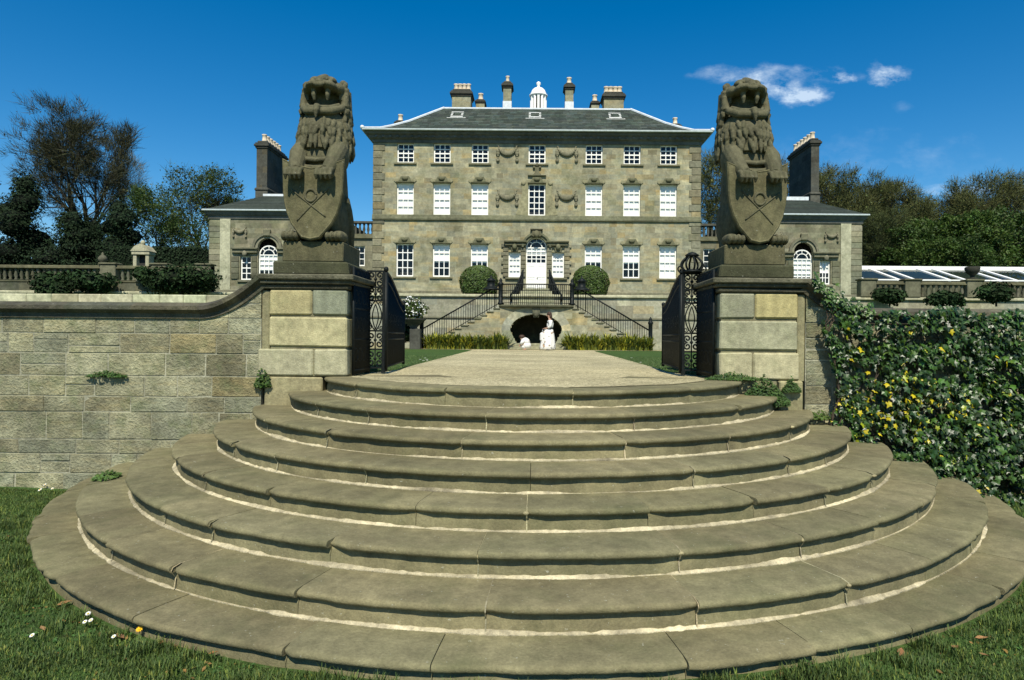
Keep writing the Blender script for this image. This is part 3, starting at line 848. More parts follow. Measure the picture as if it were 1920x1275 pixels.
    for i in range(1, nb):
        u = ln*i/nb
        b = MB(); b.tube([lf(u, .07), lf(u, topz(u))], .011, 5); b.build('bar', M['iron'], root)
        u2 = u - ln/nb/2
        b = MB(); b.tube([lf(u2, .07), lf(u2, .44), lf(u2, .50)], [.010, .010, .002], 5); b.build('dog_bar', M['iron'], root)
    b = MB()
    for i in range(11):
        u = ln*(i + .5)/11
        for z in (topz(u) - .055, .44):
            pts = [lf(u + .045*math.cos(2*PI*k/12), z + .045*math.sin(2*PI*k/12)) for k in range(13)]
            b.tube(pts, .007, 5)
    for i in range(5):
        u = ln*(i + .5)/5
        for q in (-1, 1):
            scroll(b, u + q*.08, .66, .075, 1.4, q, 0, -PI/2, .008, lf); scroll(b, u + q*.08, .23, .07, 1.4, -q, 0, PI/2, .008, lf)
    b.build('scrollwork', M['iron'], root)

# ------------------------------------------------------------------ windows
WPROTO = {}
def make_window(parent, x, z, yf, w, h, cols, rows, blind=0.0, meet=None, bar=.046, arch=False, label=None):
    """sash window whose frame stands at depth yf; sub-parts pane, blind, sill"""
    loc = Vector((x, yf, z)) - ROOT[parent.name]
    key = (round(w, 2), round(h, 2), cols, rows, round(blind, 2), arch)
    if key in WPROTO:
        o = copy_tree(WPROTO[key], parent); o.location = loc
        if 'label' in o: del o['label']
        if label: o['label'] = label
        return o
    f = MB(); fr = .065
    hw = w/2; zs = h - (hw if arch else 0)
    f.box(-hw, -hw+fr, 0, .06, 0, zs); f.box(hw-fr, hw, 0, .06, 0, zs); f.box(-hw+fr, hw-fr, -.004, .064, 0, fr*1.25)
    iw = w - 2*fr
    if not arch: f.box(-hw+fr, hw-fr, 0, .06, h - fr, h)
    m = meet if meet else (rows // 2 if rows % 2 == 0 else 0)
    z0, z1 = fr*1.25, (h - fr if not arch else zs)
    for i in range(1, cols):
        xx = -hw + fr + iw*i/cols; f.box(xx - bar/2, xx + bar/2, .008, .05, z0, z1)
    for j in range(1, rows):
        zz = z0 + (z1 - z0)*j/rows; bb = bar*(1.5 if j == m else 1)
        f.box(-hw+fr, hw-fr, .0035, .054, zz - bb/2, zz + bb/2)
    if arch:
        f.box(-hw+fr, hw-fr, -.002, .056, zs - .03, zs + .03)
        n = 20
        for r0, r1, d in ((hw - fr, hw, .06), (hw*.52, hw*.52 + bar, .05)):
            vs = []
            for i in range(n + 1):
                a = PI*i/n
                for r in (r0, r1):
                    vs += [(r*math.cos(a), 0.001, zs + r*math.sin(a)), (r*math.cos(a), d, zs + r*math.sin(a))]
            fs = []
            for i in range(n):
                q = i*4; p = q + 4
                fs += [(q, p, p+2, q+2), (q+2, p+2, p+3, q+3), (q+1, q, p, p+1)[::-1]]
            f.add(vs, fs)
        for i in range(1, 4):
            a = PI*i/4
            f.tube([(hw*.52*math.cos(a), .025, zs + hw*.52*math.sin(a)), ((hw-fr)*math.cos(a), .025, zs + (hw-fr)*math.sin(a))], bar/2, 4)
    o = f.build('window', M['white'], None)
    o.parent = parent; o.location = loc; ROOT[o.name] = Vector((0, 0, 0))
    if label: o['label'] = label
    def kid(mb, name, mat):
        k = mb.build(name, mat, None); k.parent = o
    g = MB()
    g.add([(-hw+.02, .045, .02), (hw-.02, .045, .02), (hw-.02, .045, zs), (-hw+.02, .045, zs)], [(0, 1, 2, 3)])
    if arch:
        g.add([(hw*.98*math.cos(PI*i/16), .045, zs + hw*.98*math.sin(PI*i/16)) for i in range(17)], [tuple(range(17))])
    kid(g, 'pane', M['glass'])
    if blind > 0:
        bl = MB(); zb = h*(1 - blind)
        if arch:
            bl.add([(-hw+.02, .075, zb), (hw-.02, .075, zb), (hw-.02, .075, zs), (-hw+.02, .075, zs)], [(0, 1, 2, 3)])
            bl.box(-hw+.03, hw-.03, .07, .085, zb, zb + .03)
        else:
            bl.add([(-hw+.02, .075, zb), (hw-.02, .075, zb), (hw-.02, .075, h-.02), (-hw+.02, .075, h-.02)], [(0, 1, 2, 3)])
            bl.box(-hw+.03, hw-.03, .07, .085, zb, zb + .03)
        kid(bl, 'blind', M['blind'])
    WPROTO[key] = o
    return o

# ------------------------------------------------------------------ chimneys, swags
def chimney(parent, cx, cy, w, d, z0, z1, pots=1, mat=None, whitebase=0, capk=1.0, seed=1, basecourse=False, potr=.13):
    rc = random.Random(seed)
    b = MB()
    ch = .36
    zt = z1 - .5*capk
    x0, x1, y0, y1 = cx - w/2, cx + w/2, cy - d/2, cy + d/2
    lr = (.4, .8)
    fill_face(b, lambda u, v: (u, y0, v), x0, x1, z0, zt, [], ch, lr, rc)
    fill_face(b, lambda u, v: (x1, u, v), y0, y1, z0, zt, [], ch, lr, rc)
    fill_face(b, lambda u, v: (x0, -u, v), -y1, -y0, z0, zt, [], ch, lr, rc)
    fill_face(b, lambda u, v: (-u, y1, v), -x1, -x0, z0, zt, [], ch, lr, rc)
    o = b.build('chimney', mat or M['house'], parent)
    b = MB()
    for za, zb, p in ((0, .12, .06), (.12, .26, .13), (.26, .36, .07)):
        b.cbox(x0 - p*capk, x1 + p*capk, y0 - p*capk, y1 + p*capk, zt + za*capk, zt + zb*capk, .02, (.8, .8, .8))
    b.cbox(x0 + .02, x1 - .02, y0 + .02, y1 - .02, zt + .361*capk, zt + .5*capk, .05)
    b.build('chimney_cap', M['blackstone'], o)
    b = MB()
    if basecourse:
        b.cbox(x0 - .10, x1 + .10, y0 - .10, y1 + .10, z0 + .75, z0 + .95, .06)
        b.cbox(x0 - .05, x1 + .05, y0 - .05, y1 + .05, z0 - .2, z0 + .749, .02, (1.3, 1.3, 1.3))
        b.build('chimney_base', M['blackstone'], o)
    long_y = d > w
    for i in range(pots):
        t = (i + .5)/pots - .5
        px_, py_ = (cx, cy + t*d*.9) if long_y else (cx + t*w*.9, cy)
        p = MB(); p.lathe((px_, py_, z1), [(potr*.95, -.02), (potr, .06), (potr*.82, .1), (potr*.72, .36), (potr*.9, .4), (potr*.9, .46), (potr*.55, .47)], 12, (1, 1, 1))
        p.build('chimney_pot', M['pot'], o)
    if whitebase:
        b = MB(); b.box(x0 - .025, x1 + .025, y0 - .025, y1 + .025, z0, z0 + whitebase)
        b.build('flashing', M['lead'], o)
    return o
def swag(b, cx, z, y, s=1.0):
    """carved garland hung from two knots with side drops"""
    for q in (-1, 1):
        b.ell((cx + q*.52*s, y - .05, z), (.07*s, .06, .09*s), None, 8, 6)
        b.tube([(cx + q*.50*s, y-.03, z + .06*s), (cx + q*.58*s, y-.03, z + .2*s)], .04*s, 6)
        for i, (dz, r) in enumerate(((-.16, .11), (-.30, .13), (-.44, .07), (-.58, .065), (-.70, .11))):
            b.ell((cx + q*(.58)*s, y - .05, z + dz*s), (r*s, .07, r*s*1.15), None, 8, 6)
    for i in range(11):
        t = i/10*2 - 1
        r = (.075 + .105*(1 - t*t))*s
        b.ell((cx + t*.5*s, y - .05, z - .06*s - .24*s*(1 - t*t)), (r, .09, r), None, 8, 6)

# ------------------------------------------------------------------ the mansion
HX = .13; HD = 35.0; K = HD/1200
def zz(py): return EYE + (632 - py)*K
WX = [-7.2, -5.2, -3.12, 0, 3.12, 5.2, 7.2]
rh = random.Random(77)
house = thing('mansion', (HX, HD + 7, TZ), 'three storey sandstone mansion with hipped slate roof, white sash windows and many chimneys', 'mansion')
HW = 8.94; HB = HD + 13.0
ZT = 11.06
ops = []
win = []
for i, wx in enumerate(WX):
    ww = .93
    ops.append((HX+wx-ww/2, HX+wx+ww/2, 9.93, 11.0)); win.append((HX+wx, 9.93, ww, 1.07, 3, 4, 0.0))
    hz = 7.09
    ops.append((HX+wx-ww/2, HX+wx+ww/2, hz, 8.83)); win.append((HX+wx, hz, ww, 1.74, 3, 4 if i != 3 else 5, 1.0 if i != 3 else 0.0))
gb = [0.0, .55, .56, None, .54, .55, 1.0]
for i, wx in enumerate(WX):
    if i == 3: continue
    ops.append((HX+wx-.47, HX+wx+.47, 3.70, 5.50)); win.append((HX+wx, 3.70, .94, 1.80, 3, 4, gb[i]))
# entrance: door with fanlight and side lights
SLX = 1.19
for q in (-1, 1):
    ops.append((HX+q*SLX-.33, HX+q*SLX+.33, 3.70, 5.08)); win.append((HX+q*SLX, 3.70, .66, 1.38, 3, 4, 1.0))
DOOR = (HX-.56, HX+.56, 3.06, 5.90)
ops.append(DOOR)
b = MB()
fill_face(b, lambda u, v: (u, HD, v), HX-HW, HX+HW, TZ, ZT, ops, .27, (.25, .7), rh, .15)
for q, x in ((-1, HX-HW), (1, HX+HW)):
    fill_face(b, (lambda u, v, x=x, q=q: (x, u if q > 0 else -u, v)), *((HD, HB) if q > 0 else (-HB, -HD)), TZ, ZT, [], .315, (.4, 1.0), rh, .13)
for o_ in ops: reveals(b, *o_, HD, .22, (.8, .8, .75))
wall = b.build('wall', M['house'], house)
b = MB()
b.box(HX-HW+.3, HX+HW-.3, HD+.9, HB-.3, TZ, ZT-.05)
b.build('interior', M['room'], house)
WPs = []
for (x, z, w, h, c, r, bl) in win:
    WPs.append(make_window(house, x, z, HD+.14, w, h, c, r, bl))
# quoins
for q in (-1, 1):
    b = MB(); z = TZ + .35; i = 0
    while z < ZT - .2:
        h = .40
        l = .62 if i % 2 else .48
        xa, xb = HX + q*(HW + .03), HX + q*(HW - l)
        b.cbox(min(xa, xb), max(xa, xb), HD-.045, HD+ (.48 if i % 2 else .62), z + .006, min(z + h - .006, ZT-.01), .025, stone_tint(rh, .2))
        z += h; i += 1
    b.build('quoin', M['housetrim'], house)
# plinth, string course, cornice
b = MB()
b.cbox(HX-HW-.06, HX-1.65, HD-.07, HD+.3, TZ-.2, TZ+.34, .03); b.cbox(HX+1.65, HX+HW+.06, HD-.07, HD+.3, TZ-.2, TZ+.34, .03)
b.build('plinth', M['housetrim'], house)
b = MB()
for x0, x1 in ((HX-HW-.05, HX+HW+.05),):
    b.cbox(x0, x1, HD-.07, HD+.05, 6.84, 7.085, .02, (.9, .95, .9)); b.cbox(x0-.02, x1+.02, HD-.10, HD+.05, 6.79, 6.835, .01, (.75, .8, .75))
b.build('string_course', M['housetrim'], house)
OV = .42
b = MB()
sec = [(0, ZT-.06), (.06, ZT-.06), (.08, ZT+.10), (.20, ZT+.16), (.24, ZT+.28), (.38, ZT+.36), (.42, ZT+.50), (.42, ZT+.54)]
def loop(o, z): return [(HX-HW-o, HD-o, z), (HX+HW+o, HD-o, z), (HX+HW+o, HB+o, z), (HX-HW-o, HB+o, z)]
vs = []
for o_, z in sec: vs += loop(o_, z)
b.add(vs, [(i*4+j, i*4+(j+1) % 4, i*4+4+(j+1) % 4, i*4+4+j) for i in range(len(sec)-1) for j in range(4)] + [tuple(range(4*len(sec)-4, 4*len(sec)))])
for i in range(46):
    x = HX - HW + .2 + (2*HW - .4)*i/45
    b.box(x-.06, x+.06, HD-.33, HD-.1, ZT+.17, ZT+.275)
b.build('cornice', M['cornice'], house)
# roof, bell cast hips to a flat ridge
RZ = 14.08
prof = [(-OV-.08, ZT+.54), (.30, ZT+.80), (.85, ZT+1.12), (1.6, ZT+1.62), (3.35, RZ)]
vs = []
rl_ = []
for o_, z in prof: 
    t = -o_
    rl_.append([(HX-HW-t*1.0, HD-t, z), (HX+HW+t, HD-t, z), (HX+HW+t, HB+t, z), (HX-HW-t, HB+t, z)])
b = MB()
for l in rl_: vs += l
b.add(vs, [(i*4+j, i*4+(j+1) % 4, i*4+4+(j+1) % 4, i*4+4+j) for i in range(len(prof)-1) for j in range(4)] + [tuple(range(4*len(prof)-4, 4*len(prof)))])
# slates laid in courses: thin lapped rows on the front
roof = b.build('roof', M['roof'], house)
b = MB()
rsl = random.Random(4)
for i in range(len(prof)-1):
    (o0, z0), (o1, z1) = prof[i], prof[i+1]
    nr = max(2, int(math.hypot(o1-o0, z1-z0)/.24))
    for j in range(nr):
        ta, tb = j/nr, min(1, (j+1.05)/nr)
        ya, za = HD+o0+(o1-o0)*ta, z0+(z1-z0)*ta; yb, zb = HD+o0+(o1-o0)*tb, z0+(z1-z0)*tb
        wa, wb = HW-(o0+(o1-o0)*ta), HW-(o0+(o1-o0)*tb)
        x = -wb + .05
        while x < wb - .1:
            l = min(rsl.uniform(.22, .5), wb - .05 - x)
            t = shifty((1, 1, 1), rsl, .35, .1)
            b.add([(HX+x, ya, za+.028), (HX+x+l-.01, ya, za+.028), (HX+x+l-.01, yb, zb+.006), (HX+x, yb, zb+.006), (HX+x, ya+.01, za+.002), (HX+x+l-.01, ya+.01, za+.002)], [(0, 1, 2, 3), (4, 5, 1, 0)], t)
            x += l
b.build('slates', M['roof'], roof)
b = MB()
for j in range(4):
    b.tube([Vector(l[j]) + Vector((0, 0, .05)) for l in rl_], [.075]*len(rl_), 6, (1, 1, 1), False)
    b.ell(Vector(rl_[0][j]) + Vector((0, 0, .08)), (.12, .12, .12), None, 8, 6)
rg = rl_[-1]
for j in range(4): b.tube([Vector(rg[j]) + Vector((0, 0, .03)), Vector(rg[(j+1) % 4]) + Vector((0, 0, .03))], .07, 6, (1, 1, 1), False)
b.build('ridge_flashing', M['lead'], roof)
b = MB()
eo = rl_[0]
b.tube([Vector(eo[0]) + Vector((0, -.03, -.02)), Vector(eo[1]) + Vector((0, -.03, -.02))], .06, 6, (.62, .66, .62), False)
for q in (0, 1): b.tube([Vector(eo[q]) + Vector((0, 0, -.02)), Vector(eo[3 if q == 0 else 2]) + Vector((0, 0, -.02))], .06, 6, (.62, .66, .62), False)
b.build('gutter', M['lead'], roof)
# skylights
for px in (857, 1003, 1153):
    t0 = .62
    x = W(px, 222, 37.6).x; y = HD + 2.62; z = ZT + 2.33
    sl = (RZ - ZT - 1.62)/1.75
    f = MB()
    def sp(u, w_, o_): return (x + u, y + w_*1.0, z + w_*sl + .12*1 + o_)
    for (ua, ub, wa, wb) in ((-.36, -.24, -.32, .32), (.24, .36, -.32, .32), (-.24, .24, -.32, -.22), (-.24, .24, .22, .32), (-.55, .55, -.46, -.36)):
        P = [sp(ua, wa, 0), sp(ub, wa, 0), sp(ub, wb, 0), sp(ua, wb, 0)]
        Q = [(p[0], p[1], p[2] - .25) for p in P]
        f.add(P + Q, [(0, 1, 2, 3), (4, 5, 1, 0), (5, 6, 2, 1), (6, 7, 3, 2), (7, 4, 0, 3)])
    s_ = f.build('skylight', M['white'], roof)
    f = MB(); f.quad(sp(-.24, -.22, -.05), sp(.24, -.22, -.05), sp(.24, .22, -.05), sp(-.24, .22, -.05))
    f.build('pane', M['glass'], s_)
    f = MB(); f.quad(sp(-.24, -.22, -.12), sp(.24, -.22, -.12), sp(.24, .22, -.12), sp(-.24, .22, -.12))
    f.build('shaft', M['room'], s_)
# window dressings: a sill below and a shouldered, bossed lintel above each opening
def sill(w_, wz, yf):
    b = MB(); b.cbox(-.62, .62, yf-.09, yf+.0, -.112, -.006, .015, (.9, .9, .85))
    o = b.build('sill', M['housetrim']); o.parent = w_
def lintel(w_, z, yf):
    b = MB()
    b.prism([(-.5, z), (.5, z), (.62, z+.10), (.60, z+.20), (-.60, z+.20), (-.62, z+.10)], yf-.045, yf+.03, (1.25, 1.25, 1.15))
    b.prism([(-.36, z+.08), (.36, z+.08), (.22, z+.33), (-.22, z+.33)], yf-.075, yf-.046, (.75, .8, .72))
    b.cbox(-.50, .50, yf-.10, yf+.03, z+.001, z+.06, .015, (.7, .74, .68))
    b.ell((0, yf-.09, z+.21), (.17, .07, .11), None, 10, 8, (.62, .66, .58))
    o = b.build('lintel', M['housetrim']); o.parent = w_
for w_, (x, z, w, h, c, r, bl) in zip(WPs, win):
    if z != 7.09 and w > .7: sill(w_, z, -.14)
    if z < 9 and w > .7: lintel(w_, h + .005, -.14)
for cx in (HX-1.62, HX+1.62):
    for z in (10.72, 8.30):
        b = MB(); swag(b, cx, z, HD, .9)
        b.build('swag', M['housetrim'], house)
# urn and scrolled dressing of the middle window
b = MB()
x = HX
b.prism([(x-.30, 9.24), (x+.30, 9.24), (x+.12, 9.42), (x+.10, 9.72), (x-.10, 9.72), (x-.12, 9.42)], HD-.09, HD+.02, (.8, .8, .75))
b.ell((x, HD-.06, 9.84), (.09, .08, .11), None, 10, 8, (.6, .6, .55))
for q in (-1, 1): b.ell((x+q*.16, HD-.06, 9.70), (.08, .07, .09), None, 10, 8, (.6, .6, .55)); 
b.cbox(x-.5, x+.5, HD-.13, HD+.02, 9.236, 9.285, .01, (.6, .65, .6))
for q in (-1, 1):
    b.prism([(x+q*.49, 7.09), (x+q*.62, 7.09), (x+q*1.15, 7.12), (x+q*.98, 7.55), (x+q*.80, 8.35), (x+q*.85, 8.88), (x+q*.70, 8.98), (x+q*.49, 8.83)][::q], HD-.05, HD+.02, (1.35, 1.35, 1.2))
    b.ell((x+q*.74, HD-.06, 8.84), (.13, .06, .12), None, 10, 8, (1.3, 1.3, 1.2))
b.build('window_surround', M['housetrim'], house)
# entrance surround
b = MB()
for q in (-1, 1):
    x0, x1 = HX+q*1.0, HX+q*1.95
    a, c = min(HX+q*.575, HX+q*1.72), max(HX+q*.575, HX+q*1.72)
    b.cbox(a, c, HD-.19, HD+.05, 5.42, 5.58, .02, (.7, .72, .66)); b.cbox(a-.05, c+.05, HD-.28, HD+.05, 5.581, 5.68, .02, (.55, .58, .52))
    b.ell((HX+q*SLX, HD-.16, 5.36), (.13, .12, .17), None, 10, 8, (.9, .95, .85))
    b.prism([(HX+q*SLX-.24, 5.42), (HX+q*SLX+.24, 5.42), (HX+q*SLX+.15, 5.10), (HX+q*SLX-.15, 5.10)], HD-.1, HD+.02, (.6, .62, .56))
    z = 3.7; i = 0
    while z < 5.40:
        for xc, l in ((HX+q*.72, .14), (HX+q*1.66, .26 if i % 2 else .16)):
            b.cbox(xc-l if q*(xc-HX) > 1 and q < 0 else xc-.13, xc+l if q*(xc-HX) > 1 and q > 0 else xc+.13, HD-.09, HD+.03, z+.012, z+.218, .02, stone_tint(rh, .2))
        z += .23; i += 1
    b.cbox(HX+q*SLX-.5, HX+q*SLX+.5, HD-.12, HD+.05, 3.58, 3.695, .02, (.7, .72, .66))
AZ = 5.34
for r0, r1, y, t in ((.565, .70, HD-.10, (.9, .95, .88)), (.70, .80, HD-.20, (.62, .68, .64))):
    n = 24; vs = []
    for i in range(n+1):
        a = PI*i/n
        for r in (r0, r1):
            for yy in (y, HD+.03): vs.append((HX+r*math.cos(a), yy, AZ+r*math.sin(a)))
    fs = []
    for i in range(n):
        p, q_ = i*4, i*4+4
        fs += [(p, q_, q_+2, p+2)[::-1], (p+2, q_+2, q_+3, p+3)[::-1], (p, p+1, q_+1, q_)[::-1]]
    b.add(vs, fs, t)
b.cbox(HX-.26, HX+.26, HD-.26, HD, 5.88, 6.25, .05, (.6, .6, .55)); b.cbox(HX-.34, HX+.34, HD-.31, HD, 6.251, 6.33, .03, (.5, .5, .45))
b.ell((HX, HD-.27, 6.04), (.16, .1, .2), None, 10, 8, (.7, .7, .62))
# masonry above the arch that closes the square opening
for q in (-1, 1):
    pts = [(HX+q*.565, AZ)] + [(HX+q*.565*math.cos(PI*i/24), AZ+.565*math.sin(PI*i/24)) for i in range(1, 13)] + [(HX, 5.93), (HX+q*.58, 5.93)]
    b.prism(pts, HD+.006, HD+.21, (1, 1, .95))
b.build('entrance_surround', M['housetrim'], house)
dw = make_window(house, HX, 4.45, HD+.16, 1.13, 1.455, 4, 4, .62, arch=True, label='arched fanlight window over the front door')
b = MB()
b.box(HX-.555, HX+.555, HD+.15, HD+.22, 3.06, 4.44)
for q in (-1, 1):
    for za, zb in ((3.16, 3.62), (3.72, 4.34)):
        for (ua, ub, va, vb) in ((.07, .10, za, zb), (.45, .48, za, zb), (.10, .45, za, za+.03), (.10, .45, zb-.03, zb)):
            b.box(min(HX+q*ua, HX+q*ub), max(HX+q*ua, HX+q*ub), HD+.135, HD+.15, va, vb)
    b.box(min(HX+q*.005, HX+q*.03), max(HX+q*.005, HX+q*.03), HD+.14, HD+.15, 3.08, 4.42)
door = b.build('door', M['white'], house)
b = MB(); b.ell((HX+.06, HD+.11, 3.68), (.03, .03, .03), None, 8, 6); b.build('handle', M['iron'], door)
# roof chimneys and the cupola
def cx_(px, d): return (px - 1000)*d/1200
def cz_(py, d): return EYE + (632 - py)*d/1200
def chim(px0, px1, py1, d, pots, dep, sd, **kw):
    x0, x1 = cx_(px0, d), cx_(px1, d)
    chimney(roof, (x0+x1)/2, d + dep/2, x1-x0, dep, kw.pop('z0', RZ-.05), cz_(py1, d) - .34, pots, seed=sd, **kw)
chim(844, 879, 156.5, 40.2, 4, 1.1, 1, potr=.17)
chim(889, 905, 176, 41.5, 1, .8, 2, capk=.6, potr=.19)
chim(940, 955, 142, 43, 1, .9, 3, whitebase=2.25, potr=.15)
chim(1056.5, 1071.5, 144, 43, 1, .9, 4, whitebase=2.25, potr=.19)
chim(1105.5, 1120, 177, 41.5, 1, .8, 5, capk=.6, potr=.19)
chim(1129, 1166, 159.5, 40.2, 4, 1.1, 6, potr=.19)
chim(738, 753, 217, 42.5, 1, .8, 7, capk=.7, z0=12.5, potr=.19)
chim(1257, 1273, 219, 42.5, 1, .8, 8, capk=.7, z0=12.5, potr=.19)
b = MB()
cd = 41.0; cx = cx_(1006, cd); r = .50; zc0, zc1 = RZ - .05, cz_(182, cd)
b.lathe((cx, cd, zc0), [(r*.98, 0), (r*.98, .35), (r*.90, .36), (r*.90, .37)], 12)
for k in range(12):
    a = 2*PI*k/12
    b.box(cx + r*.9*math.cos(a) - .07, cx + r*.9*math.cos(a) + .07, cd + r*.9*math.sin(a) - .07, cd + r*.9*math.sin(a) + .07, zc0 + .3, zc1)
b.lathe((cx, cd, zc1 - .02), [(r*.95, 0), (r*1.15, .04), (r*1.18, .12), (r*1.04, .14), (r*1.0, .26), (r*.86, .42), (r*.6, .55), (r*.2, .64), (.10, .66), (.09, .74), (.15, .84), (.13, .94), (.02, 1.02)], 16)
cup = b.build('cupola', M['white'], roof)
b = MB(); b.lathe((cx, cd, zc0 + .3), [(r*.8, 0), (r*.8, zc1 - zc0 - .3)], 12); b.build('louvre', M['room'], cup)
for dz in (.55, 1.35):
    b = MB(); x = cx_(1049, 43) 
    b.ell((x, 42.6, RZ + .1 + dz), (.16, .06, .16 if dz > 1 else .12), None, 12, 8); b.tube([(x, 42.65, RZ+.1+dz), (x+.3, 42.9, RZ+.1+dz-.1)], .025, 5)
    b.build('aerial_dish', M['white'], roof)

# ------------------------------------------------------------------ pavilions with links
PD = 37.0
def pavilion(sgn):
    rp = random.Random(90 + sgn)
    cx = W(502, 480, PD).x if sgn < 0 else W(1506, 480, PD).x
    HWp = 3.36
    zt = EYE + (632 - 413)*PD/1200
    ops = []
    ZS = 3.62
    root = thing('pavilion', (cx, PD+3.5, TZ), 'low stone pavilion wing left of the mansion with an arched window' if sgn < 0 else 'low stone pavilion wing right of the mansion with an arched window and lead ridge', 'pavilion', 'pavilions flanking the mansion')
    cw = 1.12; sw = .62; so = 1.28
    ops = [(cx-cw/2, cx+cw/2, ZS-.02, 6.02)] + [(cx+q*so-sw/2, cx+q*so+sw/2, ZS, 5.0) for q in (-1, 1)]
    b = MB()
    BK = PD + 7.5
    tf = lambda r_, a: shifty((1, 1.0, .95), r_, .22, .06)
    fill_face(b, lambda u, v: (u, PD, v), cx-HWp, cx+HWp, TZ, zt, ops, .33, (.45, 1.1), rp, .16, tf)
    fill_face(b, lambda u, v: (cx+HWp, u, v), PD, BK, TZ, zt, [], .33, (.45, 1.1), rp, .16, tf)
    fill_face(b, lambda u, v: (cx-HWp, -u, v), -BK, -PD, TZ, zt, [], .33, (.45, 1.1), rp, .16, tf)
    for o_ in ops: reveals(b, *o_, PD, .22, (.8, .8, .75))
    b.build('wall', M['pav'], root)
    b = MB(); b.box(cx-HWp+.3, cx+HWp-.3, PD+.9, BK-.2, TZ, zt-.05); b.build('interior', M['room'], root)
    for q in (-1, 1): make_window(root, cx+q*so, ZS, PD+.14, sw, 1.38, 2 if sgn < 0 else 3, 4, 0.0 if sgn < 0 else .5)
    make_window(root, cx, ZS-.02, PD+.15, cw, 2.04, 4, 5, .72 if sgn < 0 else .78, arch=True)
    # dressings
    for q in (-1, 1):
        b = MB(); z = TZ + .46; i = 0
        while z < zt - .2:
            l = .62 if i % 2 else .48
            xa, xb = cx + q*(HWp+.03), cx + q*(HWp-.62)
            b.cbox(min(xa, xb), max(xa, xb), PD-.05, PD+l, z+.004, z+.326, .025, shifty((.95, .98, .95), rp, .25))
            z += .33; i += 1
        b.build('quoin', M['pav'], root)
        for xc, l2 in ((cx+q*.76, .14), (cx+q*1.88, .22)):
            b = MB(); z = 3.65
            while z < 4.9:
                b.cbox(xc-l2, xc+l2, PD-.07, PD+.03, z+.004, z+.326, .025, shifty((.7, .72, .68), rp, .25)); z += .33
            b.build('rusticated_pilaster', M['pav'], root)
    b = MB()
    for q in (-1, 1):
        a, c = min(cx+q*.58, cx+q*2.0), max(cx+q*.58, cx+q*2.0)
        b.cbox(a, c, PD-.16, PD+.04, 5.16, 5.36, .02, (.8, .8, .75)); b.cbox(a-.05, c+.05, PD-.25, PD+.04, 5.361, 5.46, .02, (.6, .62, .58))
        b.ell((cx+q*so, PD-.14, 5.12), (.14, .12, .18), None, 10, 8)
        b.box(cx+q*2.45-.3, cx+q*2.45+.3, PD-.05, PD+.02, TZ, zt-.02, (1.9, 1.95, 1.95))
        b.cbox(cx+q*so-.45, cx+q*so+.45, PD-.1, PD+.04, ZS-.14, ZS-.005, .02)
    azp = 6.02 - cw/2
    for r0, r1, y, t in ((.565, .72, PD-.08, 1.0), (.72, .86, PD-.16, .75)):
        n = 20; vs = []
        for i in range(n+1):
            a = PI*i/n
            for r in (r0, r1):
                for yy in (y, PD+.03): vs.append((cx+r*math.cos(a), yy, azp+r*math.sin(a)))
        fs = []
        for i in range(n):
            p, q_ = i*4, i*4+4
            fs += [(p, q_, q_+2, p+2)[::-1], (p+2, q_+2, q_+3, p+3)[::-1], (p, p+1, q_+1, q_)[::-1]]
        b.add(vs, fs, (t, t, t))
    for q in (-1, 1):
        pts = [(cx+q*.565, azp)] + [(cx+q*.565*math.cos(PI*i/20), azp+.565*math.sin(PI*i/20)) for i in range(1, 11)] + [(cx, 6.03), (cx+q*.575, 6.03)]
        b.prism(pts, PD+.006, PD+.21)
    b.cbox(cx-.2, cx+.2, PD-.22, PD, 6.12, 6.55, .05, (.8, .8, .75))
    b.cbox(cx-HWp-.05, cx+HWp+.05, PD-.06, PD+.1, TZ, TZ+.45, .03)
    b.build('window_surround', M['pav'], root)
    for q in (-1, 1):
        b = MB(); swag(b, cx+q*1.62, 6.55, PD, .62); b.build('swag', M['housetrim'], root)
    b = MB()
    ov = .26
    sec = [(0, zt-.05), (.06, zt-.05), (.08, zt+.1), (.16, zt+.16), (.23, zt+.28), (.26, zt+.40)]
    vs = []
    for o_, z in sec: vs += [(cx-HWp-o_, PD-o_, z), (cx+HWp+o_, PD-o_, z), (cx+HWp+o_, BK+o_, z), (cx-HWp-o_, BK+o_, z)]
    b.add(vs, [(i*4+j, i*4+(j+1) % 4, i*4+4+(j+1) % 4, i*4+4+j) for i in range(len(sec)-1) for j in range(4)] + [tuple(range(4*len(sec)-4, 4*len(sec)))])
    b.build('cornice', M['cornice'], root)
    b = MB()
    rz = 8.95; ra = 2.2
    e = [(cx-HWp-.31, PD-.31, zt+.4), (cx+HWp+.31, PD-.31, zt+.4), (cx+HWp+.31, BK+.31, zt+.4), (cx-HWp-.31, BK+.31, zt+.4)]
    tpl = [(cx-HWp+ra, PD+ra, rz), (cx+HWp-ra, PD+ra, rz), (cx+HWp-ra, BK-ra, rz), (cx-HWp+ra, BK-ra, rz)]
    b.add(e + tpl, [(j, (j+1) % 4, 4+(j+1) % 4, 4+j) for j in range(4)] + [(4, 5, 6, 7)])
    for i in range(14):
        t = (i + .5)/14
        for j in range(4):
            p = Vector(e[j]).lerp(Vector(tpl[j]), t); q = Vector(e[(j+1) % 4]).lerp(Vector(tpl[(j+1) % 4]), t)
            nrm = Vector((0, 0, .012)); m = (q-p).normalized()*.05
            p2 = Vector(e[j]).lerp(Vector(tpl[j]), t+.06); q2 = Vector(e[(j+1) % 4]).lerp(Vector(tpl[(j+1) % 4]), t+.06)
            b.quad(p+nrm*2, q+nrm*2, q2+nrm*.6, p2+nrm*.6, shifty((1, 1, 1), rp, .25))
    rf = b.build('roof', M['roof'], root)
    b = MB()
    hgt = .12 if sgn < 0 else .2
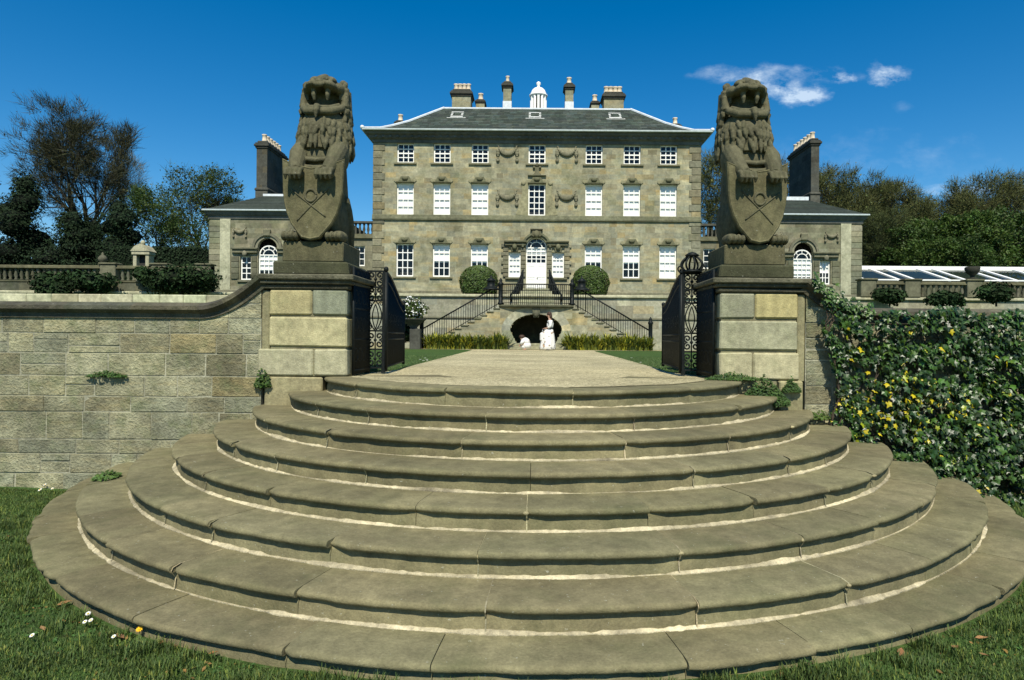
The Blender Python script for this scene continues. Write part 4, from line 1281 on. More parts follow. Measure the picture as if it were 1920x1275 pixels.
    for j in (0,): b.box(tpl[0][0]-.05, tpl[1][0]+.05, tpl[0][1]-.07, tpl[0][1]+.07, rz-.03, rz+hgt)
    b.tube([Vector(e[0]), Vector(e[1])], .055, 6, (.7, .75, .72), False)
    b.build('lead_ridge', M['lead'], rf)
    if sgn < 0:
        x0 = W(481, 300, 39.6).x; x1 = W(501, 300, 39.6).x
        chimney(rf, (x0+x1)/2, 39.6+1.5, x1-x0, 3.0, 8.6, EYE+(632-267)*39.6/1200, 6, M['blackstone'], seed=21, basecourse=True, potr=.17)
    else:
        x0 = W(1521, 300, 39.6).x; x1 = W(1536, 300, 39.6).x
        chimney(rf, (x0+x1)/2, 39.6+1.7, x1-x0, 3.4, 8.6, EYE+(632-254)*39.6/1200, 6, M['blackstone'], seed=22, basecourse=True, potr=.17)
    # low link to the mansion
    lk = thing('link_wing', ((cx + HX + sgn*HW)/2 if 0 else sgn*10.2, 38.5, TZ), 'low link with a balustraded roof between the left pavilion and the mansion' if sgn < 0 else 'low link with a balustraded roof between the mansion and the right pavilion', 'link wing', 'links between mansion and pavilions')
    xa, xb = (cx+HWp, HX-HW) if sgn < 0 else (HX+HW, cx-HWp)
    LY = 38.2; lz = 6.25
    wxm = W(673, 467, LY).x if sgn < 0 else W(1330, 467, LY).x
    o_ = (wxm-.35, wxm+.35, 4.6, 6.0 - .2)
    b = MB(); fill_face(b, lambda u, v: (u, LY, v), xa+.01, xb-.01, TZ, lz, [o_], .33, (.45, 1.1), rp, .16); reveals(b, *o_, LY, .2)
    b.box(xa+.01, xb-.01, LY-.12, LY+.3, lz, lz+.25, (.7, .7, .65)); b.box(xa+.01, xb-.01, LY+.6, LY+4, TZ, lz-.01, (.2, .2, .2))
    b.build('wall', M['pav'], lk)
    make_window(lk, wxm, 4.6, LY+.12, .7, 1.2, 2, 3, 0)
    n = int((xb-xa)/.24)
    for i in range(n):
        x = xa + (xb-xa)*(i+.5)/n
        b = MB(); b.lathe((x, LY+.08, lz+.25), [(.075, 0), (.075, .06), (.045, .1), (.09, .28), (.05, .5), (.075, .58), (.075, .64)], 8); b.build('baluster', M['blackstone'], lk)
    b = MB(); b.cbox(xa+.02, xb-.02, LY-.06, LY+.22, lz+.89, lz+1.03, .02)
    b.build('rail', M['blackstone'], lk)
for s_ in (-1, 1): pavilion(s_)

# ------------------------------------------------------------------ terrace wall, balustrades, perron stairs
rt = random.Random(55)
tw = thing('terrace_wall', (0, TY, 0), 'pale stone retaining wall of the terrace below the mansion', 'retaining wall')
b = MB()
fill_face(b, lambda u, v: (u, TY, v), -60, 60, -.3, TZ-.12, [], .42, (.6, 1.4), rt, .2)
b.build('wall', M['pale'], tw)
b = MB(); b.cbox(-60, 60, TY-.12, TY+.35, TZ-.12, TZ+.03, .03, (1.25, 1.25, 1.15)); b.cbox(-60, 60, TY-.06, TY+.2, 1.35, 1.47, .03, (.45, .45, .42))
b.build('coping', M['pale'], tw)
def balustrade(sgn, x0, x1, ztop, peds, lab):
    root = thing('balustrade', ((x0+x1)/2, TY, TZ), lab, 'balustrade', 'terrace balustrades')
    b = MB(); b.cbox(x0, x1, TY-.09, TY+.25, ztop-.17, ztop, .025, (1.2, 1.15, 1.0))
    b.build('coping', M['terrace'], root)
    zb = ztop - .85
    b = MB()
    fill_face(b, lambda u, v: (u, TY-.02, v), x0, x1, TZ+.031, zb-.02, [], .3, (.4, .9), rt, .25); b.box(x0, x1, TY-.012, TY+.2, TZ+.031, zb-.02, (.7, .7, .7))
    b.cbox(x0, x1, TY-.06, TY+.22, zb-.02, zb+.08, .02, (.8, .8, .72))
    b.build('plinth', M['terrace'], root)
    pw = .8
    b = MB()
    x = x0
    while x < x1:
        if all(abs(x - p) > pw/2 + .1 for p in peds):
            b = MB(); b.lathe((x, TY+.08, zb+.08), [(.085, 0), (.085, .06), (.05, .1), (.10, .26), (.055, .48), (.08, .54), (.08, .60)], 8, shifty((1, 1, 1), rt, .2)); b.build('baluster', M['terrace'], root)
        x += .29
    for p in peds:
        b = MB(); b.cbox(p-pw/2, p+pw/2, TY-.16, TY+.32, TZ+.03, ztop+.04, .03, (1.25, 1.25, 1.2)); b.cbox(p-pw/2-.06, p+pw/2+.06, TY-.22, TY+.38, ztop+.041, ztop+.14, .03, (1.1, 1.1, 1))
        b.build('pedestal', M['terrace'], root)
    return root
BL = 3.95; BR = 3.45
balustrade(-1, -34, -16.6, BL, [-33.5, -29.5, W(205, 520, TY).x, W(300, 520, TY).x, -17.0], 'mossy stone balustrade along the terrace edge left of the pavilion')
balustrade(1, 16.9, 36, BR, [17.2, W(1709, 540, TY).x, W(1825, 540, TY).x, 27, 35], 'stone balustrade along the terrace edge in front of the greenhouse')
p = W(190, 497, TY)
b = MB(); b.lathe((p.x, TY+.1, BL), [(.2, 0), (.2, .08), (.1, .12), (.1, .18), (.2, .26), (.22, .38), (.15, .50), (.05, .58), (.06, .64), (.01, .7)], 14)
tag(b.build('stone_finial', M['terrace'], None, (p.x, TY+.1, BL)), 'stone ball finial standing on the left balustrade coping', 'finial')
p = W(1817, 505, TY+.1); zt_ = BR + .14
b = MB(); b.lathe((W(1825, 540, TY).x, TY+.08, zt_), [(.24, 0), (.24, .06), (.1, .10), (.1, .2), (.30, .36), (.36, .62), (.30, .66), (.3, .6), (.02, .58)], 14, (.5, .5, .46))
tag(b.build('stone_urn', M['blackstone'], None, (W(1825, 540, TY).x, TY+.08, zt_)), 'dark stone urn standing on a balustrade pedestal before the greenhouse', 'urn')
# low garden wall in front, left
b = MB(); lw = thing('low_garden_wall', (-12, 24, 0), 'low garden wall with a pale coping behind the left garden wall', 'wall')
fill_face(b, lambda u, v: (u, 24.0, v), -30, -7.6, -.2, 1.60, [], .33, (.5, 1.1), rt, .2); b.box(-30, -7.6, 24.005, 24.35, -.2, 1.60, (.8, .8, .8))
b.build('wall', M['terrace'], lw)
b = MB()
x = -30
while x < -7.6:
    l = min(rt.uniform(.7, 1.2), -7.6-x); b.cbox(x+.004, x+l-.004, 23.94, 24.4, 1.60, 1.92, .03, shifty((1.3, 1.3, 1.2), rt, .2)); x += l
b.build('coping', M['pale'], lw)

# perron: bowed landing over an arch with a flight on each side
PY = 31.0; LZ = 2.0; GB = gz(31)
per = thing('perron_stairs', (HX, 32, GB), 'double flight entrance stairs with iron railings over a dark low arch', 'stairs')
AW = 1.26; SPR = .92; RISE = .80
def archz(u):
    u = abs(u)
    return GB + SPR + RISE*math.sqrt(max(0, 1 - (u/AW)**2)) if u < AW else -9
def open_at(u, z):
    if abs(u) < AW and z <= archz(u) and z >= GB + SPR: return True
    if z < GB + SPR and abs(u) < .95 + .31*max(0, (z - GB - .3))/.62: return True
    return False
b = MB()
C = 1.75
ch = .30; z = GB; row = 0
while z < LZ - .01:
    h = min(ch, LZ - z); u = -C - rt.uniform(0, .3)
    while u < C:
        l = rt.uniform(.45, .8); t = stone_tint(rt, .3)
        a = max(u, -C); e = min(u + l, C)
        n = max(1, int((e-a)/.08)); m = max(1, int(h/.075))
        for i in range(n):
            for j in range(m):
                ua, ub, za, zb = a+(e-a)*i/n, a+(e-a)*(i+1)/n, z+h*j/m, z+h*(j+1)/m
                if not open_at((ua+ub)/2, (za+zb)/2):
                    b.quad((HX+ua, PY, za), (HX+ub, PY, za), (HX+ub, PY, zb), (HX+ua, PY, zb), t)
        u += l
    z += h; row += 1
b.quad((HX-C, PY, GB), (HX-C, PY, LZ), (HX-C, TY, LZ), (HX-C, TY, GB)); b.quad((HX+C, PY, LZ), (HX+C, PY, GB), (HX+C, TY, GB), (HX+C, TY, LZ))
# vault behind the arch
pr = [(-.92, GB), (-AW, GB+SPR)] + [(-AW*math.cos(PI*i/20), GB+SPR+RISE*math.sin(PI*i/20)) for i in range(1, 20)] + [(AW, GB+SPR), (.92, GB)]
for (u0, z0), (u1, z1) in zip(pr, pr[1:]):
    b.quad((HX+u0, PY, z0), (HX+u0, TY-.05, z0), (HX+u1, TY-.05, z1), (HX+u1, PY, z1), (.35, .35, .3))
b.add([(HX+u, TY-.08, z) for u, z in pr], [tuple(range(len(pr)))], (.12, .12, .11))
b.build('landing_wall', M['house'], per)
# voussoirs
b = MB()
for i in range(11):
    a0, a1 = PI*i/11, PI*(i+1)/11
    t = stone_tint(rt, .3); P = []
    for a in [a0 + (a1-a0)*k/4 for k in range(5)]: P.append((HX+AW*math.cos(a), GB+SPR+RISE*math.sin(a)))
    O = [(HX+(AW+.42)*math.cos(a), min(LZ-.10, GB+SPR+(RISE+.36)*math.sin(a))) for a in (a1, (a0+a1)/2, a0)]
    b.prism(P + O, PY-.03, PY+.05, t)
for q in (-1, 1):
    b.prism([(HX+q*AW, GB+SPR), (HX+q*(AW+.40), GB+SPR), (HX+q*(AW+.40), GB), (HX+q*.95, GB), (HX+q*.95, GB+.3)][::q], PY-.03, PY+.05, (.75, .8, .72))
b.build('arch_ring', M['pale'], per)
b = MB()
b.prism([(HX-.22, LZ-.06), (HX+.22, LZ-.06), (HX+.12, GB+1.55), (HX-.12, GB+1.55)], PY-.16, PY+.02, (.35, .36, .34))
b.ell((HX, PY-.18, GB+1.72), (.14, .1, .16), None, 10, 8, (.3, .3, .28))
b.build('keystone', M['pale'], per)
b = MB(); b.cbox(HX-1.5, HX+1.5, PY-.45, PY+.05, GB, GB+.16, .02, (.9, .9, .8)); b.cbox(HX-1.35, HX+1.35, PY-.22, PY+.05, GB+.161, GB+.30, .02, (.8, .8, .7)); b.build('arch_step', M['pale'], per)
b = MB()
n = 16; vs = []
for i in range(n+1):
    u = -C-.06 + (2*C+.12)*i/n; bow = .22*(1 - (u/C)**2)
    for yy, z in ((PY-.04-bow, LZ-.13), (PY-.08-bow, LZ-.08), (PY-.08-bow, LZ-.01), (PY-.06-bow, LZ), (TY, LZ)): vs.append((HX+u, yy, z))
b.add(vs, [(i*5+j, (i+1)*5+j, (i+1)*5+j+1, i*5+j+1) for i in range(n) for j in range(4)] + [(i*5, i*5+4, (i+1)*5+4, (i+1)*5)[::-1] for i in range(0)], (1, 1, .95))
b.add([vs[i*5] for i in range(n+1)] + [(HX+C+.06, TY, LZ-.13), (HX-C-.06, TY, LZ-.13)], [tuple(range(n+2, -1, -1))])
b.build('landing', M['terrace'], per)
NST = 12
SX0 = C; SX1 = C + NST*.31
for q in (-1, 1):
    b = MB()
    hs = (LZ - GB)/(NST + 1)
    for i in range(NST):
        xa = HX + q*(C + .31*i); xb = HX + q*(C + .31*(i+1)); zt_ = LZ - hs*(i+1)
        x0, x1 = min(xa, xb), max(xa, xb)
        b.cbox(x0-.03*(q < 0), x1+.03*(q > 0), PY+.0, PY+1.7, zt_-.06, zt_, .012, shifty((.9, .9, .82), rt, .2))
    b.build('flight', M['terrace'], per)
    b = MB()
    # side wall under the treads: coursed stones clipped to the rake
    z = GB
    while z < LZ - hs - .02:
        h = .30; i = 0; u = C
        while u < SX1:
            l = rt.uniform(.45, .8); t = stone_tint(rt, .2)
            n = max(1, int(l/.155))
            for k in range(n):
                ua, ub = u + l*k/n, u + l*(k+1)/n
                if ub > SX1: continue
                lim = LZ - hs*(int((ua+ub)/2/.31 - C/.31) + 1) - .06
                zb = min(z + h, lim)
                if zb > z: b.quad(*((HX+q*ua, PY+.04, z), (HX+q*ub, PY+.04, z), (HX+q*ub, PY+.04, zb), (HX+q*ua, PY+.04, zb))[::1] if q > 0 else ((HX-ub, PY+.04, z), (HX-ua, PY+.04, z), (HX-ua, PY+.04, zb), (HX-ub, PY+.04, zb)), t)
            u += l
        z += h
    b.build('stair_wall', M['house'], per)
    # railing down the flight
    b = MB(); hr = .98
    slope = (LZ - GB)/(NST*.31)
    rp_ = lambda u, h: (HX+q*u, PY+.06, LZ - slope*(u - C) + h)
    b.tube([rp_(C, hr), rp_(SX1, hr)], .035, 6); b.tube([rp_(C, .10), rp_(SX1, .10)], .018, 6)
    b.tube([(HX+q*C, PY-.05, LZ+hr), (HX+q*.9, PY-.22, LZ+hr), (HX, PY-.27, LZ+hr)], .03, 6)
    b.tube([(HX+q*C, PY-.05, LZ+.08), (HX+q*.9, PY-.22, LZ+.08), (HX, PY-.27, LZ+.08)], .018, 6)
    b.tube([(HX+q*C, PY-.05, LZ+.38), (HX+q*.9, PY-.22, LZ+.38), (HX, PY-.27, LZ+.38)], .016, 6)
    b.tube([(HX+q*C, PY-.05, LZ+.68), (HX+q*.9, PY-.22, LZ+.68), (HX, PY-.27, LZ+.68)], .016, 6)
    b.build('handrail', M['iron'], per)
    u = C + .06
    while u < SX1 - .03:
        b = MB(); b.tube([rp_(u, .0), rp_(u, hr)], .013, 4); u += .115; b.build('railing_bar', M['iron'], per)
    b = MB(); u = .06
    while u < C:
        bow = .04 + .22*(1 - (u/C)**2); b.tube([(HX+q*u, PY-bow, LZ), (HX+q*u, PY-bow, LZ+hr)], .014, 4); u += .10
    b.build('landing_railing', M['iron'], per)
    # newels: foot of the flight and both sides of the landing
    for (u, z0, hh, w) in ((SX1+.08, GB, 1.45, .10), (C-.02, LZ, 1.12, .11)):
        b = MB()
        b.lathe((HX+q*u, PY+.04, z0), [(w*1.3, 0), (w*1.3, .1), (w, .12), (w, hh-.2), (w*1.25, hh-.16), (w*1.25, hh-.08), (w*.6, hh-.02), (w*.8, hh+.05), (w*.4, hh+.13), (.01, hh+.18)], 8)
        b.build('newel', M['iron'], per)
    # lantern on the railing
    b = MB(); lx = HX + q*2.2; lz_ = LZ + .72
    for dx in (-.2, .2): b.tube([(lx+dx, PY+.06, LZ-.3), (lx+dx, PY+.06, lz_+.1)], .022, 5)
    b.lathe((lx, PY+.06, lz_), [(.42, 0), (.42, .03), (.30, .10), (.2, .16), (.18, .40), (.24, .44), (.12, .56), (.04, .60), (.05, .66), (.01, .7)], 8)
    b.build('lantern', M['iron'], per)
    # swooping side rail of the door steps
    b = MB()
    cur = [(HX+q*(.70 + .62*t), TY-.2 + 1.6*(1 - t)*1.0, TZ + .45 + 1.0*(1 - t)**1.6 - .45*t) for t in [i/14 for i in range(15)]]
    b.tube(cur, .05, 6)
    for i, c in enumerate(cur):
        b.tube([c, (c[0], c[1], max(LZ, TZ-.3) if i > 6 else TZ+.1)], .022, 4)
        if i: 
            m = [(c[k]+cur[i-1][k])/2 for k in range(3)]; b.tube([m, (m[0], m[1], LZ+.25 if i > 6 else TZ+.1)], .022, 4)
    b.build('door_rail', M['iron'], per)
b = MB()
for i in range(6):
    z = LZ + (3.06-LZ)*(i+1)/6; y0 = TY - .55 + .38*i
    b.cbox(HX-.9, HX+.9, y0, HD+.1, z-.18, z, .015, shifty((1, 1, .92), rt, .12))
b.build('door_steps', M['pale'], per)

# ------------------------------------------------------------------ greenhouse and garden doorway
gh = thing('greenhouse', (W(1740, 520, 39).x, 41, TZ), 'long low greenhouse with white framed glass roofs right of the pavilion', 'greenhouse')
GHy = 39.0
x0, x1 = W(1612, 510, GHy).x, W(1612, 510, GHy).x + 16
ze, zr = 4.12, 5.05
b = MB(); rg_ = random.Random(2)
b.box(x0, x1, GHy, GHy+.25, TZ, ze-.06, (.6, .6, .55)); b.box(x0, x1, GHy+5, GHy+5.2, TZ, ze-.06)
b.build('wall', M['terrace'], gh)
b = MB()
YR = GHy + 2.4
b.box(x0, x1, YR-.10, YR+.10, zr-.10, zr+.16); b.box(x0, x1, GHy-.06, GHy+.06, ze-.06, ze+.02)
x = x0; i = 0
while x < x1:
    # broad white glazing bars raking back; every other bay steps
    for dx in (0,):
        sl = -.6
        P = [(x + .16, GHy-.05, ze+.02), (x + .34, GHy-.05, ze+.02), (x + .34 + sl, YR, zr+.05), (x + .16 + sl, YR, zr+.05)]
        b.add(P + [(a, c, e-.10) for a, c, e in P], [(0, 1, 2, 3), (4, 0, 3, 7), (1, 5, 6, 2), (4, 5, 1, 0)])
    x += 1.0 if i % 2 else 2.1; i += 1
b.build('roof_frame', M['white'], gh)
b = MB(); b.quad((x0, GHy, ze), (x1, GHy, ze), (x1, YR, zr), (x0, YR, zr)); b.quad((x0, YR, zr), (x1, YR, zr), (x1, GHy+5, ze), (x0, GHy+5, ze)); b.build('pane', M['glass'], gh)
b = MB(); b.box(x0+.1, x1-.1, GHy+.4, GHy+4.8, TZ+.02, 3.5, (1.2, 2.0, 1.6)); b.build('interior', M['room'], gh)

DY = 36.0
p0, p1 = W(249, 470, DY), W(279, 470, DY)
xm = (p0.x + p1.x)/2; zt_ = W(264, 471, DY).z; hw = (p1.x-p0.x)/2
gd = thing('garden_doorway', (xm, DY, TZ), 'small pale stone garden doorway with a pediment above the left balustrade', 'doorway')
b = MB()
for q in (-1, 1): b.cbox(min(xm+q*hw*.55, xm+q*hw), max(xm+q*hw*.55, xm+q*hw), DY, DY+.5, TZ, zt_-.2, .02)
b.build('jamb', M['pier'], gd)
b = MB(); b.cbox(xm-hw*1.12, xm+hw*1.12, DY-.06, DY+.56, zt_-.199, zt_, .02)
b.prism([(xm-hw*1.2, zt_+.001), (xm+hw*1.2, zt_+.001), (xm+hw*.7, zt_+.28), (xm, zt_+.42), (xm-hw*.7, zt_+.28)], DY-.1, DY+.6)
b.ell((xm, DY+.2, zt_+.5), (.13, .13, .15), None, 10, 8)
b.build('pediment', M['pier'], gd)
b = MB(); b.box(xm-hw*.55, xm+hw*.55, DY+.3, DY+.35, TZ, zt_-.2); b.build('door', M['room'], gd)

# ------------------------------------------------------------------ foliage helpers
def leaf(b, p, n_, s, rng, c, shape=1, smooth=False):
    """small bent leaf at p facing n_"""
    n_ = n_.normalized()
    t = Vector((rng.uniform(-1, 1), rng.uniform(-1, 1), rng.uniform(-1, 1)))
    t = (t - n_*t.dot(n_))
    if t.length < 1e-4: t = n_.orthogonal()
    t.normalize(); s2 = n_.cross(t)
    if shape == 1:
        b.add([p - t*s, p + s2*s*.55 + n_*s*.12, p + t*s, p - s2*s*.55 + n_*s*.12], [(0, 1, 2), (0, 2, 3)], c, smooth)
    else:
        b.add([p - t*s*.5, p + s2*s*.5, p + t*s*.5, p - s2*s*.5], [(0, 1, 2, 3)], c, smooth)
def rvec(rng):
    while True:
        v = Vector((rng.uniform(-1, 1), rng.uniform(-1, 1), rng.uniform(-1, 1)))
        if .05 < v.length < 1: return v.normalized()
def branch(b, tips, rng, p, d, L, r, depth, P):
    n = 3
    pts = [p]; rs_ = [r]; dirs = []
    for i in range(n):
        d = (d + rvec(rng)*P['wob'] + Vector((0, 0, P['up']))).normalized()
        p = p + d*(L/n); pts.append(p); rs_.append(r*(1 - .38*(i+1)/n)); dirs.append(d)
    b.tube(pts, rs_, 6 if depth < 2 else 4 if depth < 4 else 3, shifty((1, 1, 1), rng, .15), True, False)
    if depth >= P['max']:
        tips.append((p, d)); return
    k = P['kids'][depth]
    for j in range(k):
        i = rng.choice((1, 2, 3)) if depth else (3 if j < 3 else rng.choice((2, 3)))
        if j == 0: i = 3
        base = pts[i]; dd = dirs[i-1]
        a = rng.uniform(*P['ang']) if j else rng.uniform(.05, .3)
        side = rvec(rng); side = (side - dd*side.dot(dd)).normalized()
        nd = (dd*math.cos(a) + side*math.sin(a)).normalized()
        branch(b, tips, rng, base, nd, L*rng.uniform(*P['len']), rs_[i]*rng.uniform(.55, .75), depth+1, P)
    if depth >= P['max']-1: tips.append((p, d))
def make_tree(name, label, cat, group, H, seed, kind='bare', spread=.7, mat=None, leafsz=.14, nleaf=9, twig=10, trunk=None, up=.06, tint=(1, 1, 1), wtw=.012, rad=None, kids=None):
    rng = random.Random(seed)
    root = thing(name, (0, 0, 0), label, cat, group)
    b = MB(); tips = []
    P = dict(wob=.16, up=up, max=5, kids=kids or [4, 4, 4, 4, 3], ang=(.35*spread+.2, .85*spread+.25), len=(.62, .85))
    r0 = trunk or H*.022
    branch(b, tips, rng, Vector((0, 0, -.1)), Vector((rng.uniform(-.06, .06), rng.uniform(-.06, .06), 1)), H*.30, r0, 0, P)
    zs_ = sorted(p.z for p, d in tips); top = zs_[int(len(zs_)*.97)]
    k = H/top; kr = k
    cx_m = sum(p.x for p, d in tips)/len(tips)/max(1e-6, sum(p.z for p, d in tips)/len(tips)); cy_m = sum(p.y for p, d in tips)/sum(p.z for p, d in tips)
    b.v = [(x - cx_m*z, y - cy_m*z, z) for x, y, z in b.v]
    for p, d in tips: p.x -= cx_m*p.z; p.y -= cy_m*p.z
    if rad:
        rr_ = sorted(math.hypot(p.x, p.y) for p, d in tips); kr = rad/rr_[int(len(rr_)*.93)]
    def env(x, y, z):
        x, y, z = x*kr, y*kr, z*k
        if z > .75*H: z = .75*H + .25*H*math.tanh((z - .75*H)/(.25*H))
        if rad:
            r_ = math.hypot(x, y); R_ = rad*1.12
            if r_ > 1e-6: q = R_*math.tanh(r_/R_)/r_*1.12; x *= q; y *= q
        return x, y, z
    b.v = [env(*q) for q in b.v]
    b.build('trunk', M['bark'], root)
    cb = MB()
    for p, d in tips:
        p = Vector(env(p.x, p.y, p.z))
        if kind in ('bare', 'mixed'):
            for _ in range(twig):
                dd = (d + rvec(rng)*.75 + Vector((0, 0, .12))).normalized(); L = rng.uniform(.35, .95)*H/13
                s_ = dd.orthogonal(); s_ = (Matrix.Rotation(rng.uniform(0, 6.28), 3, dd) @ s_).normalized()*wtw
                q = p + rvec(rng)*.2*H/13; bend = rvec(rng)*.08
                m_ = q + dd*L*.55 + bend
                cb.add([q - s_, q + s_, m_ + s_*.7, m_ - s_*.7, q + dd*L], [(0, 1, 2, 3), (3, 2, 4)], shifty(tint, rng, .3, .1))
        if kind in ('leafy', 'mixed'):
            k2 = shifty(tint, rng, .25, .12)
            for _ in range(nleaf):
                q = p + rvec(rng)*rng.uniform(.1, .75)*H/13
                leaf(cb, q, rvec(rng) + Vector((0, 0, .6)), leafsz*rng.uniform(.6, 1.2), rng, shifty(k2, rng, .3, .12))
    cb.build('crown', mat or (M['twig'] if kind == 'bare' else M['leaf']), root)
    return root
def bush(b, rng, ctr, rad, n, size, base, core=True, lump=.25, seedv=0, floor=None, shape=1, inner=.75, up=.25):
    ctr = Vector(ctr)
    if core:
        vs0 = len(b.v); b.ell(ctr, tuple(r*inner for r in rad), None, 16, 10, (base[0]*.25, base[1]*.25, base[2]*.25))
    for _ in range(n):
        d = rvec(rng)
        k = 1 + lump*mnoise.noise(d*2.2 + Vector((seedv, 0, 0))) + lump*.6*mnoise.noise(d*5 + Vector((0, seedv, 0)))
        k *= rng.uniform(.82, 1.03)
        p = ctr + Vector((d.x*rad[0], d.y*rad[1], d.z*rad[2]))*k
        if floor is not None and p.z < floor: continue
        leaf(b, p, d + rvec(rng)*.7 + Vector((0, 0, up)), size*rng.uniform(.6, 1.2), rng, shifty(base, rng, .3, .12), shape)

# ------------------------------------------------------------------ trees
def put(t, px, py, d, rot=0, s=1.0):
    p = W(px, py, d); t.location = (p.x, d, TZ - .05); t.rotation_euler = (0, 0, rot); t.scale = (s, s, s); return t
def hgt(px, py, d): return W(px, py, d).z - TZ
G_L, G_R = 'trees left of the mansion', 'woodland trees right of the mansion'
t = make_tree('bare_tree', 'great spreading tree at the far left, its twiggy crown highest of all', 'tree', G_L, hgt(140, 207, 50), 3, 'mixed', .85, M['twig'], twig=17, nleaf=2, leafsz=.09, trunk=.5, up=.05, wtw=.014, rad=4.2, tint=(.75, .78, .7))
put(t, 150, 207, 50)
t = make_tree('slender_tree', 'thin pale bare tree between the great left tree and the leafy one', 'tree', G_L, hgt(235, 272, 56), 14, 'bare', .42, M['twig'], twig=5, up=.12, tint=(1.9, 1.8, 1.6), rad=1.9, wtw=.010, kids=[4, 3, 3, 3, 3])
put(t, 236, 274, 56)
t = make_tree('leafy_tree', 'round spring green tree just left of the left pavilion', 'tree', G_L, hgt(365, 304, 54), 25, 'mixed', .8, M['leaf'], twig=4, nleaf=6, leafsz=.12, up=.06, tint=(.75, .8, .75), rad=3.6, kids=[4, 4, 4, 3, 3])
put(t, 365, 304, 54)
t = make_tree('leafy_tree', 'smaller many stemmed green tree in front of the round left one', 'tree', G_L, hgt(300, 345, 50), 27, 'mixed', .7, M['leaf'], twig=4, nleaf=5, leafsz=.11, up=.07, tint=(.7, .85, .7), rad=2.6, kids=[4, 4, 4, 3, 3])
put(t, 305, 348, 50)
t = make_tree('leafy_tree', 'low green tree leaning against the left pavilion roof', 'tree', G_L, hgt(430, 358, 56), 29, 'mixed', .8, M['leaf'], twig=5, nleaf=5, leafsz=.12, tint=(.75, .75, .65), rad=2.6, kids=[4, 4, 4, 3, 3])
put(t, 425, 360, 56)
def conifer(label, px, top, d, rx, seed, name='yew_tree', grp=G_L, n=11000):
    rng = random.Random(seed); H = hgt(px, top, d)
    root = thing(name, (0, 0, 0), label, 'tree', grp)
    b = MB(); b.tube([(0, 0, -.2), (0, 0, H*.5), (0, 0, H*.9)], [.3, .2, .04], 8); b.build('trunk', M['bark'], root)
    b = MB()
    for i in range(13):
        t = i/12; zc = H*(.12 + .80*t); rr = rx*(1 - .62*t**1.4)*rng.uniform(.75, 1.1)
        a = rng.uniform(0, 6.28); o = rr*.38
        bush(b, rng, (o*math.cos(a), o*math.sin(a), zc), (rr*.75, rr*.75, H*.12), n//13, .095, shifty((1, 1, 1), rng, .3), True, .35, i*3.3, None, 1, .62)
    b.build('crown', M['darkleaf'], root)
    put(root, px, top, d); return root
conifer('dark evergreen below the great left tree, beside the garden doorway', 222, 372, 45, 2.6, 41)
conifer('dark tall evergreen at the very left edge of the garden', 40, 330, 46, 3.0, 42, n=12000)
conifer('broad dark evergreen at the foot of the great left tree', 128, 395, 44, 3.4, 43)
conifer('low black green yew behind the left ball finial', 180, 415, 46, 2.6, 44, n=9000)
conifer('outermost dark evergreen standing left of the great tree', -60, 300, 48, 4.0, 45, n=9000)
rng = random.Random(61)
hd = thing('clipped_hedge', (W(335, 480, 43).x, 43, TZ), 'long dark hedge between the garden doorway and the left pavilion', 'hedge')
b = MB()
x0, x1 = W(180, 480, 43).x, W(400, 480, 43).x; ht = W(335, 463, 43).z
b.box(x0, x1, 43, 44.2, TZ, ht-.15, (.3, .3, .3))
for _ in range(6000):
    x = rng.uniform(x0, x1)
    if rng.random() < .75: p, n_ = Vector((x, 43 + rng.uniform(-.12, .05), rng.uniform(TZ, ht))), Vector((0, -1, .3))
    else: p, n_ = Vector((x, rng.uniform(43, 44.2), ht + rng.uniform(-.15, .08))), Vector((0, -.2, 1))
    leaf(b, p, n_ + rvec(rng)*.7, .1*rng.uniform(.6, 1.2), rng, shifty((1, 1, 1), rng, .4))
b.build('foliage', M['darkleaf'], hd)

# right: bare beeches, fresh green trees in front
prb = [make_tree('bare_tree', 'x', 'tree', G_R, 11.5, 70 + i, 'mixed', (.75, .6, .85)[i], M['twig'], nleaf=3, leafsz=.10, twig=9, up=.05, tint=((1.3, 1.45, .9), (1.4, 1.4, .9), (.9, 1.15, .7))[i], wtw=.012, rad=3.4) for i in range(3)]
prg = [make_tree('green_tree', 'x', 'tree', G_R, 7.0, 80 + i, 'leafy', .9, M['leaf'], nleaf=12, leafsz=.12, up=.02, rad=3.0, twig=0, tint=((.85, 1.05, .75), (.65, .85, .65))[i]) for i in range(2)]
used = set()
def put_copy(protos, i, px, top, d, label, rot):
    pr_ = protos[i]
    if (id(protos), i) in used: o = copy_tree(pr_)
    else: o = pr_; used.add((id(protos), i))
    H0 = 11.5 if protos is prb else 7.0
    put(o, px, top, d, rot, hgt(px, top, d)/H0); o['label'] = label; return o
bl = [(1332, 283, 58, 0, 'bare tree in the gap between the mansion and the right lion'),
      (1475, 300, 62, 1, 'bare tree between the right lion and the right pavilion chimney'),
      (1556, 312, 58, 0, 'bare tree just right of the right pavilion chimney'),
      (1600, 330, 60, 2, 'dark bare tree above the right pavilion eaves'),
      (1640, 338, 62, 1, 'brown bare tree with the pavilion roof corner on its left'),
      (1690, 335, 58, 0, 'bare tree with the tallest grey top in the mid wood'),
      (1735, 362, 60, 2, 'dark twiggy bare tree above the fresh green trees'),
      (1790, 362, 62, 1, 'brown bare tree behind the fresh green trees'),
      (1850, 318, 57, 0, 'tall bare tree at the right end of the wood'),
      (1905, 330, 60, 1, 'outermost brown bare tree at the right edge'),
      (1577, 395, 52, 2, 'low dark bare tree beside the right pavilion quoins'),
      (1650, 390, 50, 2, 'low dark twiggy tree in front of the wood over the greenhouse'),
      (1822, 375, 64, 2, 'dark bare tree filling the skyline dip on the right')]
for i, (px, top, d, k, lab) in enumerate(bl): put_copy(prb, k, px, top, d, lab, i*1.7)
